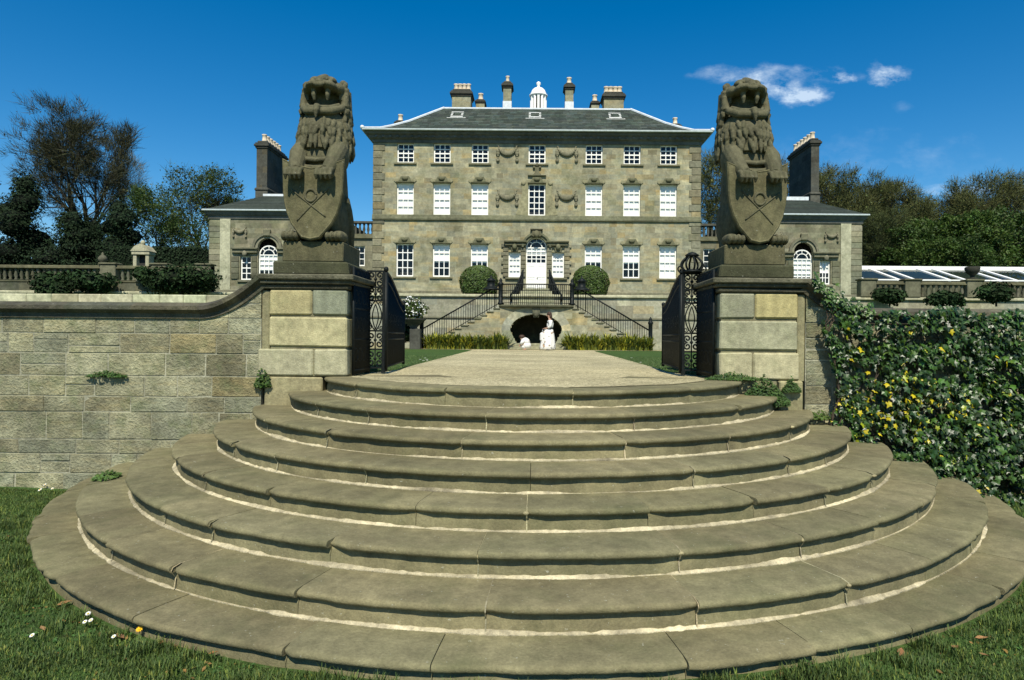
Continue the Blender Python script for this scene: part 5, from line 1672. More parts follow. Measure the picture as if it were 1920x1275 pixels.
gl = [(1700, 425, 49, 1, 'dark green leafy tree over the greenhouse roof'), (1755, 405, 50, 0, 'bright green leafy tree in the middle of the fresh group'),
      (1815, 400, 48, 0, 'bright green leafy tree nearest the right edge'), (1870, 395, 50, 1, 'outermost green leafy tree on the right'), (1745, 445, 46, 0, 'low bright green tree touching the greenhouse ridge'), (1815, 440, 45.5, 1, 'low dark green tree behind the stone urn')]
for i, (px, top, d, k, lab) in enumerate(gl): put_copy(prg, k, px, top, d, lab, i*2.1)
# far wood mass closing the view behind
rng = random.Random(99)
b = MB()
def farwood(xa, xb, y, h, n):
    for i in range(n):
        x = rng.uniform(xa, xb); yy = y + rng.uniform(-3, 5)
        hh = h*rng.uniform(.7, 1.05)
        z = TZ + hh*rng.random()**.8
        leaf(b, Vector((x, yy, z)), rvec(rng) + Vector((0, -.6, .3)), rng.uniform(.25, .6), rng, shifty((.55, .55, .5), rng, .4, .15))
farwood(23, 95, 72, 9.5, 15000); farwood(-95, -28, 70, 5.0, 6000); farwood(-29, -16, 72, 3.2, 1500)
tag(b.build('far_wood', M['darkleaf']), 'dark undergrowth of the far wood closing the view behind the trees', 'wood', kind='stuff')

# ------------------------------------------------------------------ garden plants
rng = random.Random(12)
for px, q, lab in ((898, -1, 'dome clipped dark green bush left of the front door'), (1106, 1, 'dome clipped dark green bush right of the front door')):
    d = 33.75; c = W(px, 530, d); rx = .95
    o = thing('domed_bush', (c.x, d, TZ), lab, 'bush', 'clipped bushes flanking the door')
    b = MB(); b.tube([(c.x, d, TZ-.05), (c.x, d, TZ+.4)], .09, 8); b.build('stem', M['bark'], o)
    b = MB()
    zt_ = W(px, 498, d).z
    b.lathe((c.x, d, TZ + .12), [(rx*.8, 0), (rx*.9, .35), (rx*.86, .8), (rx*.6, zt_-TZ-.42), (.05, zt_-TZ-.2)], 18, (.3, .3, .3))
    hh = zt_ - TZ - .1
    for _ in range(5200):
        a = rng.uniform(0, 2*PI); t = rng.random()
        zc = hh*.42
        z = t*hh
        r = rx*(.90 + .12*math.sin(min(1, z/zc)*PI/2)) if z < zc else rx*1.02*math.sqrt(max(0, 1 - ((z-zc)/(hh-zc))**2.3))
        nn = Vector((math.cos(a), math.sin(a), 0 if z < zc else 1.2*(z-zc)/(hh-zc)))
        k = r*rng.uniform(.93, 1.025)*(1 + .10*mnoise.noise(Vector((math.cos(a)*1.6, math.sin(a)*1.6 + q*5, z*1.6))) + .05*mnoise.noise(Vector((math.cos(a)*4, math.sin(a)*4, z*4 + q))))
        leaf(b, Vector((c.x + k*math.cos(a), d + k*math.sin(a), TZ + .1 + z)), nn + rvec(rng)*.6, .055*rng.uniform(.7, 1.2), rng, shifty((1, 1, 1), rng, .35, .15))
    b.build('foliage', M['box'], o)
# strap leaved clumps in the beds before the perron
def clump(seed):
    r_ = random.Random(seed); b = MB()
    for i in range(70):
        a = r_.uniform(0, 6.28); L = r_.uniform(.4, .92); ln_ = r_.uniform(.15, .75); w = r_.uniform(.022, .045)
        o = Vector((r_.uniform(-.13, .13), r_.uniform(-.13, .13), 0)); dv = Vector((math.cos(a), math.sin(a), 0)); sd = Vector((-dv.y, dv.x, 0))*w
        pts = [o + dv*(ln_*L*t*t*1.1) + Vector((0, 0, L*(t - .45*ln_*t*t*t))) for t in (0, .35, .7, 1)]
        vs = []
        for k, p in enumerate(pts): vs += [p - sd*(1, 1.2, .9, .15)[k], p + sd*(1, 1.2, .9, .15)[k]]
        y_ = r_.random(); c = (2.0, 1.75, 1.0) if y_ < .28 else (.3, .45, .5) if y_ < .62 else (.9, 1, 1)
        b.add(vs, [(0, 1, 3, 2), (2, 3, 5, 4), (4, 5, 7, 6)], shifty(c, r_, .25))
    return b
protos = [clump(200 + i) for i in range(4)]
meshes = []
cnt = 0
for side, (pa, pb) in (('left', (796, 950)), ('right', (1058, 1222))):
    n = 15
    for row in range(2):
        for i in range(n):
            px = pa + (pb - pa)*(i + .5 + (.5*row if i < n-1 else 0))/n; d = 30.75 - row*.32
            p = W(px, 640, d)
            lab = 'clump of yellow green strap leaves in the bed %s of the arch' % side
            k = rng.randrange(4)
            if k < len(protos) and not any(m[0] == k for m in meshes):
                o = protos[k].build('strap_leaf_plant', M['strap']); meshes.append((k, o.data))
            else:
                o = bpy.data.objects.new('strap_leaf_plant', [m for m in meshes if m[0] == k][0][1]); col.objects.link(o)
            o.location = (p.x, d, GB); o.rotation_euler = (0, 0, rng.uniform(0, 6.28)); s_ = rng.uniform(.78, 1.15); o.scale = (s_, s_, s_*rng.uniform(.85, 1.1))
            tag(o, lab, 'plant', 'strap leaved plants %s of the arch' % side)
# white flowering shrub on a stone pedestal at the left
p = W(772, 580, 30.2)
o = thing('stone_planter', (p.x, 30.2, GB), 'dark stone pedestal and bowl under the white flowering shrub', 'planter')
b = MB(); b.cbox(p.x-.05, p.x+.45, 29.95, 30.45, GB-.05, GB+.95, .03); b.build('pedestal', M['blackstone'], o)
b = MB(); b.lathe((p.x+.1, 30.2, GB+.95), [(.2, 0), (.16, .06), (.3, .2), (.58, .42), (.62, .46), (.5, .47)], 16); b.build('bowl', M['blackstone'], o)
o = thing('flowering_shrub', (p.x, 30.2, GB+1.3), 'shrub thick with white blossom behind the left gate leaf', 'shrub')
b = MB(); bush(b, rng, (p.x, 30.2, GB+1.85), (.62, .5, .5), 1500, .07, (.8, .8, .8), True, .6); b.build('foliage', M['box'], o)
b = MB()
for _ in range(300):
    d_ = rvec(rng); 
    if d_.y > .5: continue
    q = Vector((p.x + d_.x*.62*(k_ := (1 + .5*mnoise.noise(d_*2.2))), 30.2 + d_.y*.5*k_, GB+1.85 + d_.z*.5*k_)); b.ell(q, (.032, .03, .03), None, 6, 4)
b.build('blossom', M['petal'], o)
# overhanging dark shrubs on the terrace wall
def shrub(label, px, py, d, rad, n, seed, mat='darkleaf', sz=.11, tint=(1.3, 1.4, 1.1), zb=None):
    r_ = random.Random(seed); c = W(px, py, d)
    o = thing('shrub', (c.x, d, (zb if zb is not None else c.z - rad[2])), label, 'shrub', 'shrubs along the terrace wall')
    b = MB(); b.tube([(c.x, d, c.z - rad[2]), (c.x, d, c.z)], .05, 6); b.build('stem', M['bark'], o)
    b = MB()
    for i in range(7):
        a = r_.uniform(0, 6.28); k = r_.uniform(.2, .6)
        bush(b, r_, (c.x + rad[0]*k*math.cos(a), d + rad[1]*k*math.sin(a), c.z + rad[2]*r_.uniform(-.45, .45)), tuple(q*.6 for q in rad), n//7, sz, shifty(tint, r_, .3), True, .4, i*1.7, None, 1, .6)
    b.build('foliage', M[mat], o); return o
shrub('dark bushy shrub hanging before the left balustrade near the pavilion', 338, 533, 32.2, (1.9, .8, .95), 3200, 1)
shrub('ragged dark shrub below the balustrade at the far left', 98, 532, 32.0, (.9, .7, 1.0), 1800, 2)
shrub('long low dark shrub screening the middle of the left balustrade', 165, 530, 32.1, (1.3, .6, .6), 2200, 8)
shrub('small shrub spilling over the balustrade right of the finial', 262, 512, 32.5, (.7, .4, .4), 900, 3)
shrub('dark shrub before the right balustrade, nearest the pavilion', 1668, 556, 32.2, (.8, .5, .5), 1400, 4)
shrub('dark shrub before the right balustrade under the urn', 1775, 562, 31.8, (.9, .5, .45), 1400, 5)
shrub('dark green plant at the foot of the terrace wall by the left gate', 760, 622, 30.8, (.75, .5, .5), 1300, 6)
# right side low shrubs
shrub('rounded dark shrub before the right balustrade at the frame edge', 1868, 552, 31.5, (.9, .6, .6), 1400, 7)

# ------------------------------------------------------------------ ivy on the right wall
ri = random.Random(404)
iv = thing('ivy', (5, WALLY, GZ), 'dense glossy ivy with some yellow leaves smothering the right wall', 'ivy')
IVY5 = [(0, -.55), (.42, -.62), (.36, -.18), (.62, .06), (.26, .20), (0, .78), (-.26, .20), (-.62, .06), (-.36, -.18), (-.42, -.62)]
def ivyleaf(b, p, n_, s, rng, c):
    n_ = n_.normalized(); up = Vector((rng.uniform(-.7, .7), 0, -1))
    t = (up - n_*up.dot(n_)).normalized(); sd = n_.cross(t)
    fold = rng.uniform(.05, .22)
    vs = [p + sd*u*s + t*v*s + n_*(-abs(u)*fold*s - (.12*s*v*v)) for u, v in IVY5] + [p + n_*.04*s]
    b.add(vs, [(10, i, (i+1) % 10) for i in range(10)], c, False)
def ivy_edge(z):      # left edge of the ivy mass at height z
    if z > .62: return 2.98 + (z - 1.05)*-.3 + .1*mnoise.noise(Vector((z*5, 1, 1)))
    if z > .35: return 3.02 + .3*(.62 - z) + .08*mnoise.noise(Vector((z*6, 2, 1)))
    if z > -.1: return 3.10 + .25*(.35 - z) + .08*mnoise.noise(Vector((z*6, 2, 1)))
    if z > -.45: return 3.20 - .3*(-.1 - z) + .1*mnoise.noise(Vector((z*6, 2, 1)))
    return 3.08 + .9*(-.45 - z) + .1*mnoise.noise(Vector((z*6, 2, 1)))
def ivy_top(x):
    return wall_top(x) + .12 + .09*mnoise.noise(Vector((x*2.2, 0, 7))) + .05*mnoise.noise(Vector((x*7, 0, 3))) - (.10 if x < 3.6 else .0)
b = MB(); nleaf = 0
tries = 0
while nleaf < 13500 and tries < 90000:
    tries += 1
    x = ri.uniform(2.9, 7.2); z = ri.uniform(GZ + .0, 1.15)
    if x > 5.8 and ri.random() < .5: continue
    e = ivy_edge(z)
    if x < e or z > ivy_top(x): continue
    thick = min(1, (x - e)/.35)
    hgt_ = (.07 + .14*thick*(1 + mnoise.noise(Vector((x*1.6, z*1.6, 4))))) + (.34*max(0, (-.35 - z)/.85)*thick)
    # open gaps of shade between the sprays
    if mnoise.noise(Vector((x*5.5, z*5.5, 2))) < -.16 and ri.random() < .9: continue
    dpt = hgt_*ri.uniform(.35, 1.08)
    p = Vector((x, WALLY - .085 - dpt, z))
    n_ = Vector((ri.uniform(-1, 1), -1, ri.uniform(-.3, 1.5)))
    yl = mnoise.noise(Vector((x*2.0, z*2.4, 11)))
    near = math.exp(-((x-3.75)**2/.30 + (z+.22)**2/.10))
    r_ = ri.random()
    if r_ < .014 + .24*near: c = (15.0, 5.4, .9) if ri.random() < .6 else (9.0, 4.6, 1.2)
    elif r_ < .06: c = (2.4, 1.9, .9)
    elif r_ < .09: c = (1.7, 1.6, 1.3)
    elif r_ < .30: c = shifty((1.6, 1.55, 1.2), ri, .3, .15)
    else: c = shifty((.62, .68, .62), ri, .45, .2)
    ivyleaf(b, p, n_, ri.choice((.7, 1, 1, 1.3))*ri.uniform(.030, .054), ri, c); nleaf += 1
b.build('foliage', M['ivy'], iv)
b = MB()
for i in range(70):
    x = ri.uniform(3.1, 7); z = GZ + .1; pts = []
    for k in range(14):
        if z > ivy_top(x) - .05: break
        pts.append((max(x, ivy_edge(z) + .02), WALLY - .1 - .05*ri.random(), z)); x += ri.uniform(-.12, .1); z += ri.uniform(.08, .2)
    if len(pts) > 2: b.tube(pts, [.012 - .008*i_/len(pts) for i_ in range(len(pts))], 4)
b.build('stem', M['ivystem'], iv)
# ivy sprig climbing the swept coping
b = MB()
rp = ramp_path(1, -12)
for _ in range(240):
    t = ri.random(); x = 2.95 + .62*t; z = wall_top(x) + .12 + ri.gauss(0, .045) - .02
    ivyleaf(b, Vector((x, WALLY - .10 - ri.uniform(.0, .07), z)), Vector((ri.uniform(-.6, .6), -1, ri.uniform(.2, 1))), ri.uniform(.025, .048), ri, (2.0, 1.7, 1.2) if ri.random() < .4 else shifty((1.2, 1.2, 1), ri, .3))
b.build('sprig', M['ivy'], iv)
# weeds on the steps
def weed(label, x, y, z, rx, ry, n, s, seed, tint=(1, 1, 1), hz=.08, mat='grass'):
    r_ = random.Random(seed); b = MB()
    for _ in range(n):
        a = r_.uniform(0, 6.28); k = math.sqrt(r_.random())
        leaf(b, Vector((x + rx*k*math.cos(a), y + ry*k*math.sin(a), z + r_.random()*hz*(1.15 - k))), Vector((r_.uniform(-.6, .6), -.6, r_.uniform(.2, 1.2))), s*r_.uniform(.6, 1.2), r_, shifty(tint, r_, .4, .15))
    return tag(b.build('weed_tuft', M[mat], None, (x, y, z)), label, 'weed', 'weeds growing on the steps')
weed('leafy creeping weed spilling down from the foot of the right pier', 2.44, WALLY-.10, -.26, .27, .11, 2400, .021, 1, (.62, .75, .7), .30)
weed('weed trailing over the base stone under the right pier corner', 2.74, WALLY-.07, -.12, .10, .05, 420, .02, 2, (.62, .75, .7), .15)
weed('weed at the inner foot of the right pier beside the gate', 2.12, WALLY-.05, .0, .30, .08, 620, .018, 3, (.7, .85, .75), .09)
weed('small weed tuft at the base of the left pier stonework', -2.88, WALLY-.03, -.12, .09, .04, 220, .02, 4, (.8, .9, .8), .26)
weed('weed growing beside the third step end on the right', 3.02, WALLY-.09, -.40, .16, .07, 260, .02, 5, (1, 1, .8), .1)
weed('grassy weed at the left end of the seventh riser', -4.02, 6.05, -.92, .10, .14, 180, .022, 6, (.9, 1, .8), .07)
weed('grassy weed tuft in the joint of the lowest slab on the left', -3.55, 5.40, -1.075, .2, .2, 160, .018, 7, (.7, .9, .7), .05)
weed('weed on the joint of the left garden wall', -4.55, WALLY-.03, -.02, .22, .04, 260, .018, 8, (.6, .8, .6), .08)
weed('tiny weed in the middle of the second riser', .02, 5.06, -.30, .03, .02, 26, .014, 9, (1, 1.1, .8), .05)
weed('tiny weed beside the middle one on the second riser', .16, 5.06, -.305, .025, .02, 20, .012, 10, (1, 1.1, .8), .04)

# ------------------------------------------------------------------ foreground grass, daisies, leaves
rg = random.Random(31)
b = MB()
def out_steps(x, y): return math.hypot(x, y - CY) > R0 + 7*TR - .055
cnt = 0
while cnt < 105000:
    y = rg.uniform(2.7, 6.75); x = rg.uniform(-5.6, 5.6)
    if not out_steps(x, y) or abs(x) > 1.02*y*.86 + .2: continue
    if x > 0 and y > 5.6 and rg.random() < .8: continue
    bare = mnoise.noise(Vector((x*1.8, y*1.8, 5)))
    if bare < -.25 and rg.random() < .5: continue
    tall = 1.0
    ed = math.hypot(x, y - CY) - (R0 + 7*TR - .06)
    if ed < .22 and mnoise.noise(Vector((x*5, y*5, 3))) > .02: tall = 1.4 + 1.2*rg.random()
    elif ed < .14 and rg.random() < .35: continue
    z = GZ + soft(x, y)
    h = tall*rg.uniform(.009, .026)*(1.25 + .6*mnoise.noise(Vector((x*4, y*4, 0)))); a = rg.uniform(0, 6.28); w = rg.uniform(.0018, .0038)
    dx, dy = math.cos(a), math.sin(a); ln_ = rg.uniform(.1, .9)*h
    t_ = rg.random(); c = shifty((1, 1, 1) if t_ < .8 else (1.7, 1.45, 1.1) if t_ < .92 else (2.6, 1.9, 1.6), rg, .35, .12)
    b.add([(x - dy*w, y + dx*w, z), (x + dy*w, y - dx*w, z), (x + dx*ln_*.4 + dy*w*.7, y + dy*ln_*.4 - dx*w*.7, z + h*.65), (x + dx*ln_*.4 - dy*w*.7, y + dy*ln_*.4 + dx*w*.7, z + h*.65), (x + dx*ln_, y + dy*ln_, z + h)], [(0, 1, 2, 3), (3, 2, 4)], c)
    cnt += 1
for _ in range(2600):
    y = rg.uniform(2.7, 6.7); x = rg.uniform(-5.6, 5.6)
    if not out_steps(x, y) or abs(x) > .88*y + .2: continue
    cl_ = mnoise.noise(Vector((x*2.5, y*2.5, 9)))
    if cl_ < .05: continue
    z = GZ + soft(x, y) + .012
    for _k in range(4): leaf(b, Vector((x + rg.uniform(-.02, .02), y + rg.uniform(-.02, .02), z + rg.uniform(0, .012))), Vector((rg.uniform(-.5, .5), -.4, 1)), rg.uniform(.006, .014), rg, shifty((.7, 1.0, .8), rg, .3))
for _ in range(420):
    an = rg.uniform(-1.15, 1.15); r_ = R0 + 7*TR - .05 + abs(rg.gauss(0, .22)); x, y = r_*math.sin(an), CY - r_*math.cos(an)
    leaf(b, Vector((x, y, GZ + soft(x, y) + rg.uniform(.004, .02))), Vector((rg.uniform(-.6, .6), rg.uniform(-.6, .2), 1)), rg.uniform(.006, .018), rg, shifty((2.4, 1.0, 1.1), rg, .5, .2))
tag(b.build('grass', M['grass']), 'short green grass growing round the foot of the steps', 'grass', kind='stuff')
b = MB(); cnt = 0
while cnt < 20000:
    d = 8.2 + 9*rg.random()**1.5; x = rg.uniform(-6, 6)
    hx = 1.80 + .02*(d - 8.6) + .03
    if abs(x) < hx or abs(x) > .5*d: continue
    z = gz(d) - .01; h = rg.uniform(.01, .03); a = rg.uniform(0, 6.28); w = .004
    b.add([(x - w, d, z), (x + w, d, z), (x + math.cos(a)*.02, d + math.sin(a)*.02, z + h)], [(0, 1, 2)], shifty((1, 1, 1), rg, .35, .12)); cnt += 1
tag(b.build('lawn_grass', M['grass']), 'mown grass edging the gravel path behind the gates', 'grass', kind='stuff')
def daisy(name, x, y, z, r, label, pm='petal', group='daisies in the grass', cat='flower'):
    root = thing(name, (x, y, z), label, cat, group)
    b = MB(); b.tube([(x, y, z), (x+.004, y-.004, z+.045)], .0015, 4); b.build('stem', M['grass'], root)
    b = MB(); n = 12; c = Vector((x+.004, y-.004, z+.047)); tl = Vector((rg.uniform(-.3, .3), -.55, 1)).normalized()
    u = tl.orthogonal().normalized(); v = tl.cross(u)
    for k in range(n):
        a = 2*PI*k/n; d1 = u*math.cos(a) + v*math.sin(a); d2 = u*math.cos(a+.22) + v*math.sin(a+.22); d0 = u*math.cos(a-.22) + v*math.sin(a-.22)
        b.add([c, c + d0*r*.7 + tl*.004, c + d1*r + tl*.002, c + d2*r*.7 + tl*.004], [(0, 1, 2, 3)])
    b.build('petals', M[pm], root)
    b = MB(); b.ell(c + tl*.003, (r*.35, r*.35, r*.25), None, 8, 5); b.build('centre', M['yellow'], root)
def onlawn(px, py):
    # intersect the view ray with the lawn
    for i in range(400):
        d = 2.5 + i*.02; p = W(px, py, d)
        if p.z <= GZ + soft(p.x, p.y) + .03: return p.x, p.y, GZ + soft(p.x, p.y)
    p = W(px, py, 6.5); return p.x, p.y, GZ + soft(p.x, p.y)
for px, py, r, lab in ((165, 1157, .016, 'topmost of three white daisies at the lower left'), (159, 1172, .014, 'lower left of three white daisies at the lower left'), (170, 1170, .014, 'lower right of three white daisies at the lower left'),
                       (213, 1200, .013, 'lone white daisy beside the dandelion'), (75, 922, .022, 'largest white daisy by the wall at the left edge'), (84, 912, .018, 'second white daisy by the wall at the left edge'), (98, 920, .016, 'white daisy nearest the steps by the left wall'), (60, 1200, .014, 'daisy at the far left of the lower lawn')):
    daisy('daisy', *onlawn(px, py), r, lab)
daisy('dandelion', *onlawn(261, 1187), .020, 'yellow dandelion in the grass at the lower left', 'yellow', None)
for i, (px, py) in enumerate(((150, 1105), (225, 1195), (330, 1215), (400, 1225), (120, 1130), (300, 1205), (1690, 1225), (1845, 1230), (1790, 1215), (1840, 1195), (80, 1180))):
    x, y, z = onlawn(px, py); b = MB(); a = rg.uniform(0, 6.28); s_ = rg.uniform(.015, .032)
    u = Vector((math.cos(a), math.sin(a), .2)); v = Vector((-math.sin(a), math.cos(a), rg.uniform(-.2, .3)))
    c = Vector((x, y, z + .03))
    b.add([c - u*s_*1.3, c - u*s_*.4 + v*s_*.6 + Vector((0, 0, .006)), c + u*s_*.6 + v*s_*.5, c + u*s_*1.4, c + u*s_*.5 - v*s_*.5, c - u*s_*.5 - v*s_*.6, c + Vector((0, 0, -.006))], [(6, k, (k+1) % 6) for k in range(6)], shifty((1, 1, 1), rg, .4, .15))
    tag(b.build('dry_leaf', M['dry'], None, (x, y, z)), 'brown fallen leaf lying in the grass at the lower %s' % ('left' if px < 900 else 'right'), 'leaf', 'fallen leaves in the %s grass' % ('left' if px < 900 else 'right'))
for i in range(12):
    q = -1 if i < 8 else 1
    d = 8.7 + 7*rg.random()**1.6; hx = 1.8 + .022*(d-8.6)
    x = q*(hx + rg.uniform(.05, .5)); b = MB()
    for k in range(6):
        a = 2*PI*k/6; b.add([(x, d, gz(d)+.03), (x+.022*math.cos(a-.4), d-.004+.022*math.sin(a-.4), gz(d)+.038), (x+.03*math.cos(a), d-.004+.03*math.sin(a), gz(d)+.036), (x+.022*math.cos(a+.4), d-.004+.022*math.sin(a+.4), gz(d)+.038)], [(0, 1, 2, 3)])
    tag(b.build('daisy', M['petal'], None, (x, d, gz(d))), 'tiny white daisy on the lawn at the %s edge of the path' % ('left' if q < 0 else 'right'), 'flower', 'tiny daisies along the %s path edge' % ('left' if q < 0 else 'right'))

# ------------------------------------------------------------------ woman and child
def skin_mesh(name, verts, edges, radii, mat, parent, root=0, sub=2):
    me = bpy.data.meshes.new(name); me.from_pydata(verts, edges, [])
    o = bpy.data.objects.new(name, me); col.objects.link(o)
    md = o.modifiers.new('s', 'SKIN'); md.use_smooth_shade = True
    for i, r_ in enumerate(radii):
        sv = me.skin_vertices[0].data[i]; sv.radius = r_ if hasattr(r_, '__len__') else (r_, r_); sv.use_root = (i == root)
    ms = o.modifiers.new('u', 'SUBSURF'); ms.levels = ms.render_levels = sub
    dg = bpy.context.evaluated_depsgraph_get()
    m2 = bpy.data.meshes.new_from_object(o.evaluated_get(dg)); m2.name = name
    bpy.data.objects.remove(o); bpy.data.meshes.remove(me)
    at = m2.attributes.new('tint', 'FLOAT_COLOR', 'CORNER'); at.data.foreach_set('color', [1.0]*(4*len(m2.loops)))
    m2.materials.clear(); m2.materials.append(mat)
    m2.polygons.foreach_set('use_smooth', [True]*len(m2.polygons))
    o = bpy.data.objects.new(name, m2); col.objects.link(o); o.parent = parent
    return o
FD = 28.6
fp = W(1029, 657, FD); fz = gz(FD)
wom = thing('person', (fp.x, FD, fz), 'woman with brown hair in a white blouse and long white flowered skirt', 'person')
# faces the viewer's left and looks down, hands before her
V = [(0.02, 0, .86), (.04, 0, 1.02), (.05, 0, 1.18), (.05, 0, 1.32), (.03, 0, 1.42), (.005, 0, 1.50), (-.012, 0, 1.585), (-.015, 0, 1.645),
     (.05, .16, 1.31), (.055, .22, 1.08), (-.13, .15, .98), (-.20, .12, .985),
     (.05, -.16, 1.31), (.055, -.22, 1.08), (-.13, -.15, .98), (-.20, -.12, .985),
     (.01, .09, .78), (-.01, .09, .44), (.02, .09, .07), (-.12, .09, .035),
     (.01, -.09, .78), (.0, -.09, .44), (.04, -.09, .07), (-.10, -.09, .035)]
Ed = [(0, 1), (1, 2), (2, 3), (3, 4), (4, 5), (5, 6), (6, 7), (3, 8), (8, 9), (9, 10), (10, 11), (3, 12), (12, 13), (13, 14), (14, 15), (0, 16), (16, 17), (17, 18), (18, 19), (0, 20), (20, 21), (21, 22), (22, 23)]
Rd = [(.12, .15), (.10, .12), (.105, .135), (.09, .13), .055, .075, .092, .06, .055, .042, .032, .03, .055, .042, .032, .03, .08, .055, .038, .03, .08, .055, .038, .03]
skin_mesh('body', V, Ed, Rd, M['skin'], wom)
b = MB()
for q in (-1, 1):                                    # hands: palm and five fingers
    for k in range(4):
        y0 = q*.12 + (k - 1.5)*.019
        b.tube([(-.20, y0, .985), (-.245, y0, .98), (-.275, y0, .965 - .004*abs(k-1.5)), (-.29, y0, .945)], [.010, .009, .008, .005], 5, (1, 1, 1))
    b.tube([(-.19, q*.12 - q*.03, .99), (-.215, q*.12 - q*.055, .985), (-.235, q*.12 - q*.06, .97)], [.011, .010, .006], 5)
b.ell((-.105, 0, 1.555), (.022, .014, .02), None, 8, 6)                    # nose
b.v = [(x + fp.x, y + FD, z + fz) for x, y, z in b.v]
b.build('hands_and_nose', M['skin'], wom)
b = MB()
for q in (-1, 1): b.ell((fp.x-.088, FD+q*.035, fz+1.595), (.012, .014, .01), None, 8, 6)
b.tube([(fp.x-.09, FD-.025, fz+1.52), (fp.x-.097, FD, fz+1.518), (fp.x-.09, FD+.025, fz+1.52)], .006, 5, (1.5, .6, .6))
b.build('eyes_and_mouth', M['hair'], wom)
b = MB()
b.ell((fp.x+.015, FD, fz+1.625), (.112, .105, .105), rotm('Y', -12)); b.ell((fp.x+.07, FD, fz+1.52), (.075, .105, .15)); b.ell((fp.x+.085, FD, fz+1.40), (.05, .085, .12))
b.build('hair', M['hair'], wom)
Vb = [(.03, 0, .98), (.05, 0, 1.12), (.055, 0, 1.26), (.05, 0, 1.36), (.052, .17, 1.315), (.062, .235, 1.08), (-.06, .185, 1.01), (.052, -.17, 1.315), (.062, -.235, 1.08), (-.06, -.185, 1.01)]
skin_mesh('blouse', Vb, [(0, 1), (1, 2), (2, 3), (3, 4), (4, 5), (5, 6), (3, 7), (7, 8), (8, 9)], [(.125, .15), (.13, .16), (.14, .175), (.10, .13), .085, .072, .06, .085, .072, .06], M['cloth'], wom)
def skirt_mat():
    m, nt, bb, out = newmat('flowered_cloth')
    tc = nt.nodes.new('ShaderNodeTexCoord').outputs['Object']
    n1 = nnoise(nt, tc, 7, 2, .4)
    c = ramp(nt, n1, [(.0, (.68, .66, .62)), (.60, (.68, .66, .62)), (.63, (.12, .14, .13)), (.70, (.55, .33, .18))])
    nt.links.new(c, bb.inputs['Base Color']); bb.inputs['Roughness'].default_value = .9
    return m
M['skirt'] = skirt_mat()
b = MB(); n = 40; rows = [(.985, .135), (.93, .19), (.80, .235), (.6, .275), (.4, .305), (.2, .325), (.06, .345), (.05, .33)]
vs = []
for z, r_ in rows:
    for k in range(n):
        a = 2*PI*k/n; pl = 1 + .07*math.sin(a*9)*(1 - z)
        vs.append((fp.x - .015 - .05*(1 - z) + r_*1.05*pl*math.cos(a), FD + r_*pl*math.sin(a)*.95, fz + z))
b.add(vs, [(i*n+k, (i+1)*n+k, (i+1)*n+(k+1) % n, i*n+(k+1) % n) for i in range(len(rows)-1) for k in range(n)], (1, 1, 1), True)
b.build('skirt', M['skirt'], wom)
b = MB(); b.lathe((fp.x+.015, FD, fz+.955), [(.14, 0), (.165, .01), (.16, .06), (.135, .07)], 18, (.9, 1.0, 1.2)); b.build('belt', M['room'], wom)
# bag held before her
b = MB()
b.cbox(fp.x-.40, fp.x-.22, FD-.17, FD+.17, fz+.42, fz+.80, .05)
b.tube([(fp.x-.31, FD-.10, fz+.79), (fp.x-.27, FD-.11, fz+.95), (fp.x-.27, FD+.11, fz+.95), (fp.x-.31, FD+.10, fz+.79)], .012, 6)
tag(b.build('cloth_bag', M['cloth'], None, (fp.x-.3, FD, fz+.42)), 'white cloth bag held in front of the woman', 'bag')
cp_ = W(984, 655, FD)
CH = 1.28
ch_ = thing('person', (cp_.x, FD, fz), 'small child crouching in white clothes left of the woman', 'person')
V = [(.10, 0, .20), (.06, 0, .30), (.0, 0, .38), (-.06, 0, .43), (-.10, 0, .46), (-.15, 0, .485), (-.02, .10, .38), (-.12, .13, .26), (-.20, .10, .14), (-.02, -.10, .38), (-.12, -.13, .26), (-.20, -.10, .14),
     (-.08, .09, .27), (.04, .09, .05), (-.06, .09, .025), (-.08, -.09, .27), (.04, -.09, .05), (-.06, -.09, .025)]
Ed = [(0, 1), (1, 2), (2, 3), (3, 4), (4, 5), (2, 6), (6, 7), (7, 8), (2, 9), (9, 10), (10, 11), (0, 12), (12, 13), (13, 14), (0, 15), (15, 16), (16, 17)]
Rd = [(.11, .12), (.10, .12), (.08, .11), .045, .085, .07, .045, .035, .025, .045, .035, .025, .06, .035, .028, .06, .035, .028]
skin_mesh('body', V, Ed, Rd, M['skin'], ch_)
b = MB()
b.ell((cp_.x+.02, FD, fz+.33), (.17, .155, .14), rotm('Y', 35), 18, 12); b.ell((cp_.x+.05, FD, fz+.18), (.17, .17, .15), None, 18, 12); b.ell((cp_.x-.02, FD, fz+.13), (.13, .15, .10), None, 14, 10)
for q in (-1, 1): b.tube([(cp_.x-.02, FD+q*.11, fz+.38), (cp_.x-.09, FD+q*.135, fz+.30), (cp_.x-.14, FD+q*.12, fz+.22)], [.07, .06, .05], 10)
b.build('clothes', M['cloth'], ch_)
b = MB(); b.ell((cp_.x-.105, FD, fz+.505), (.10, .095, .075)); b.ell((cp_.x-.06, FD, fz+.47), (.06, .09, .07)); b.build('hair', M['hair'], ch_)
b = MB()
for q in (-1, 1): b.ell((cp_.x-.195, FD+q*.03, fz+.475), (.01, .012, .009), None, 8, 6)
b.build('eyes', M['hair'], ch_)
ch_.scale = (1.3, 1.3, 1.2)

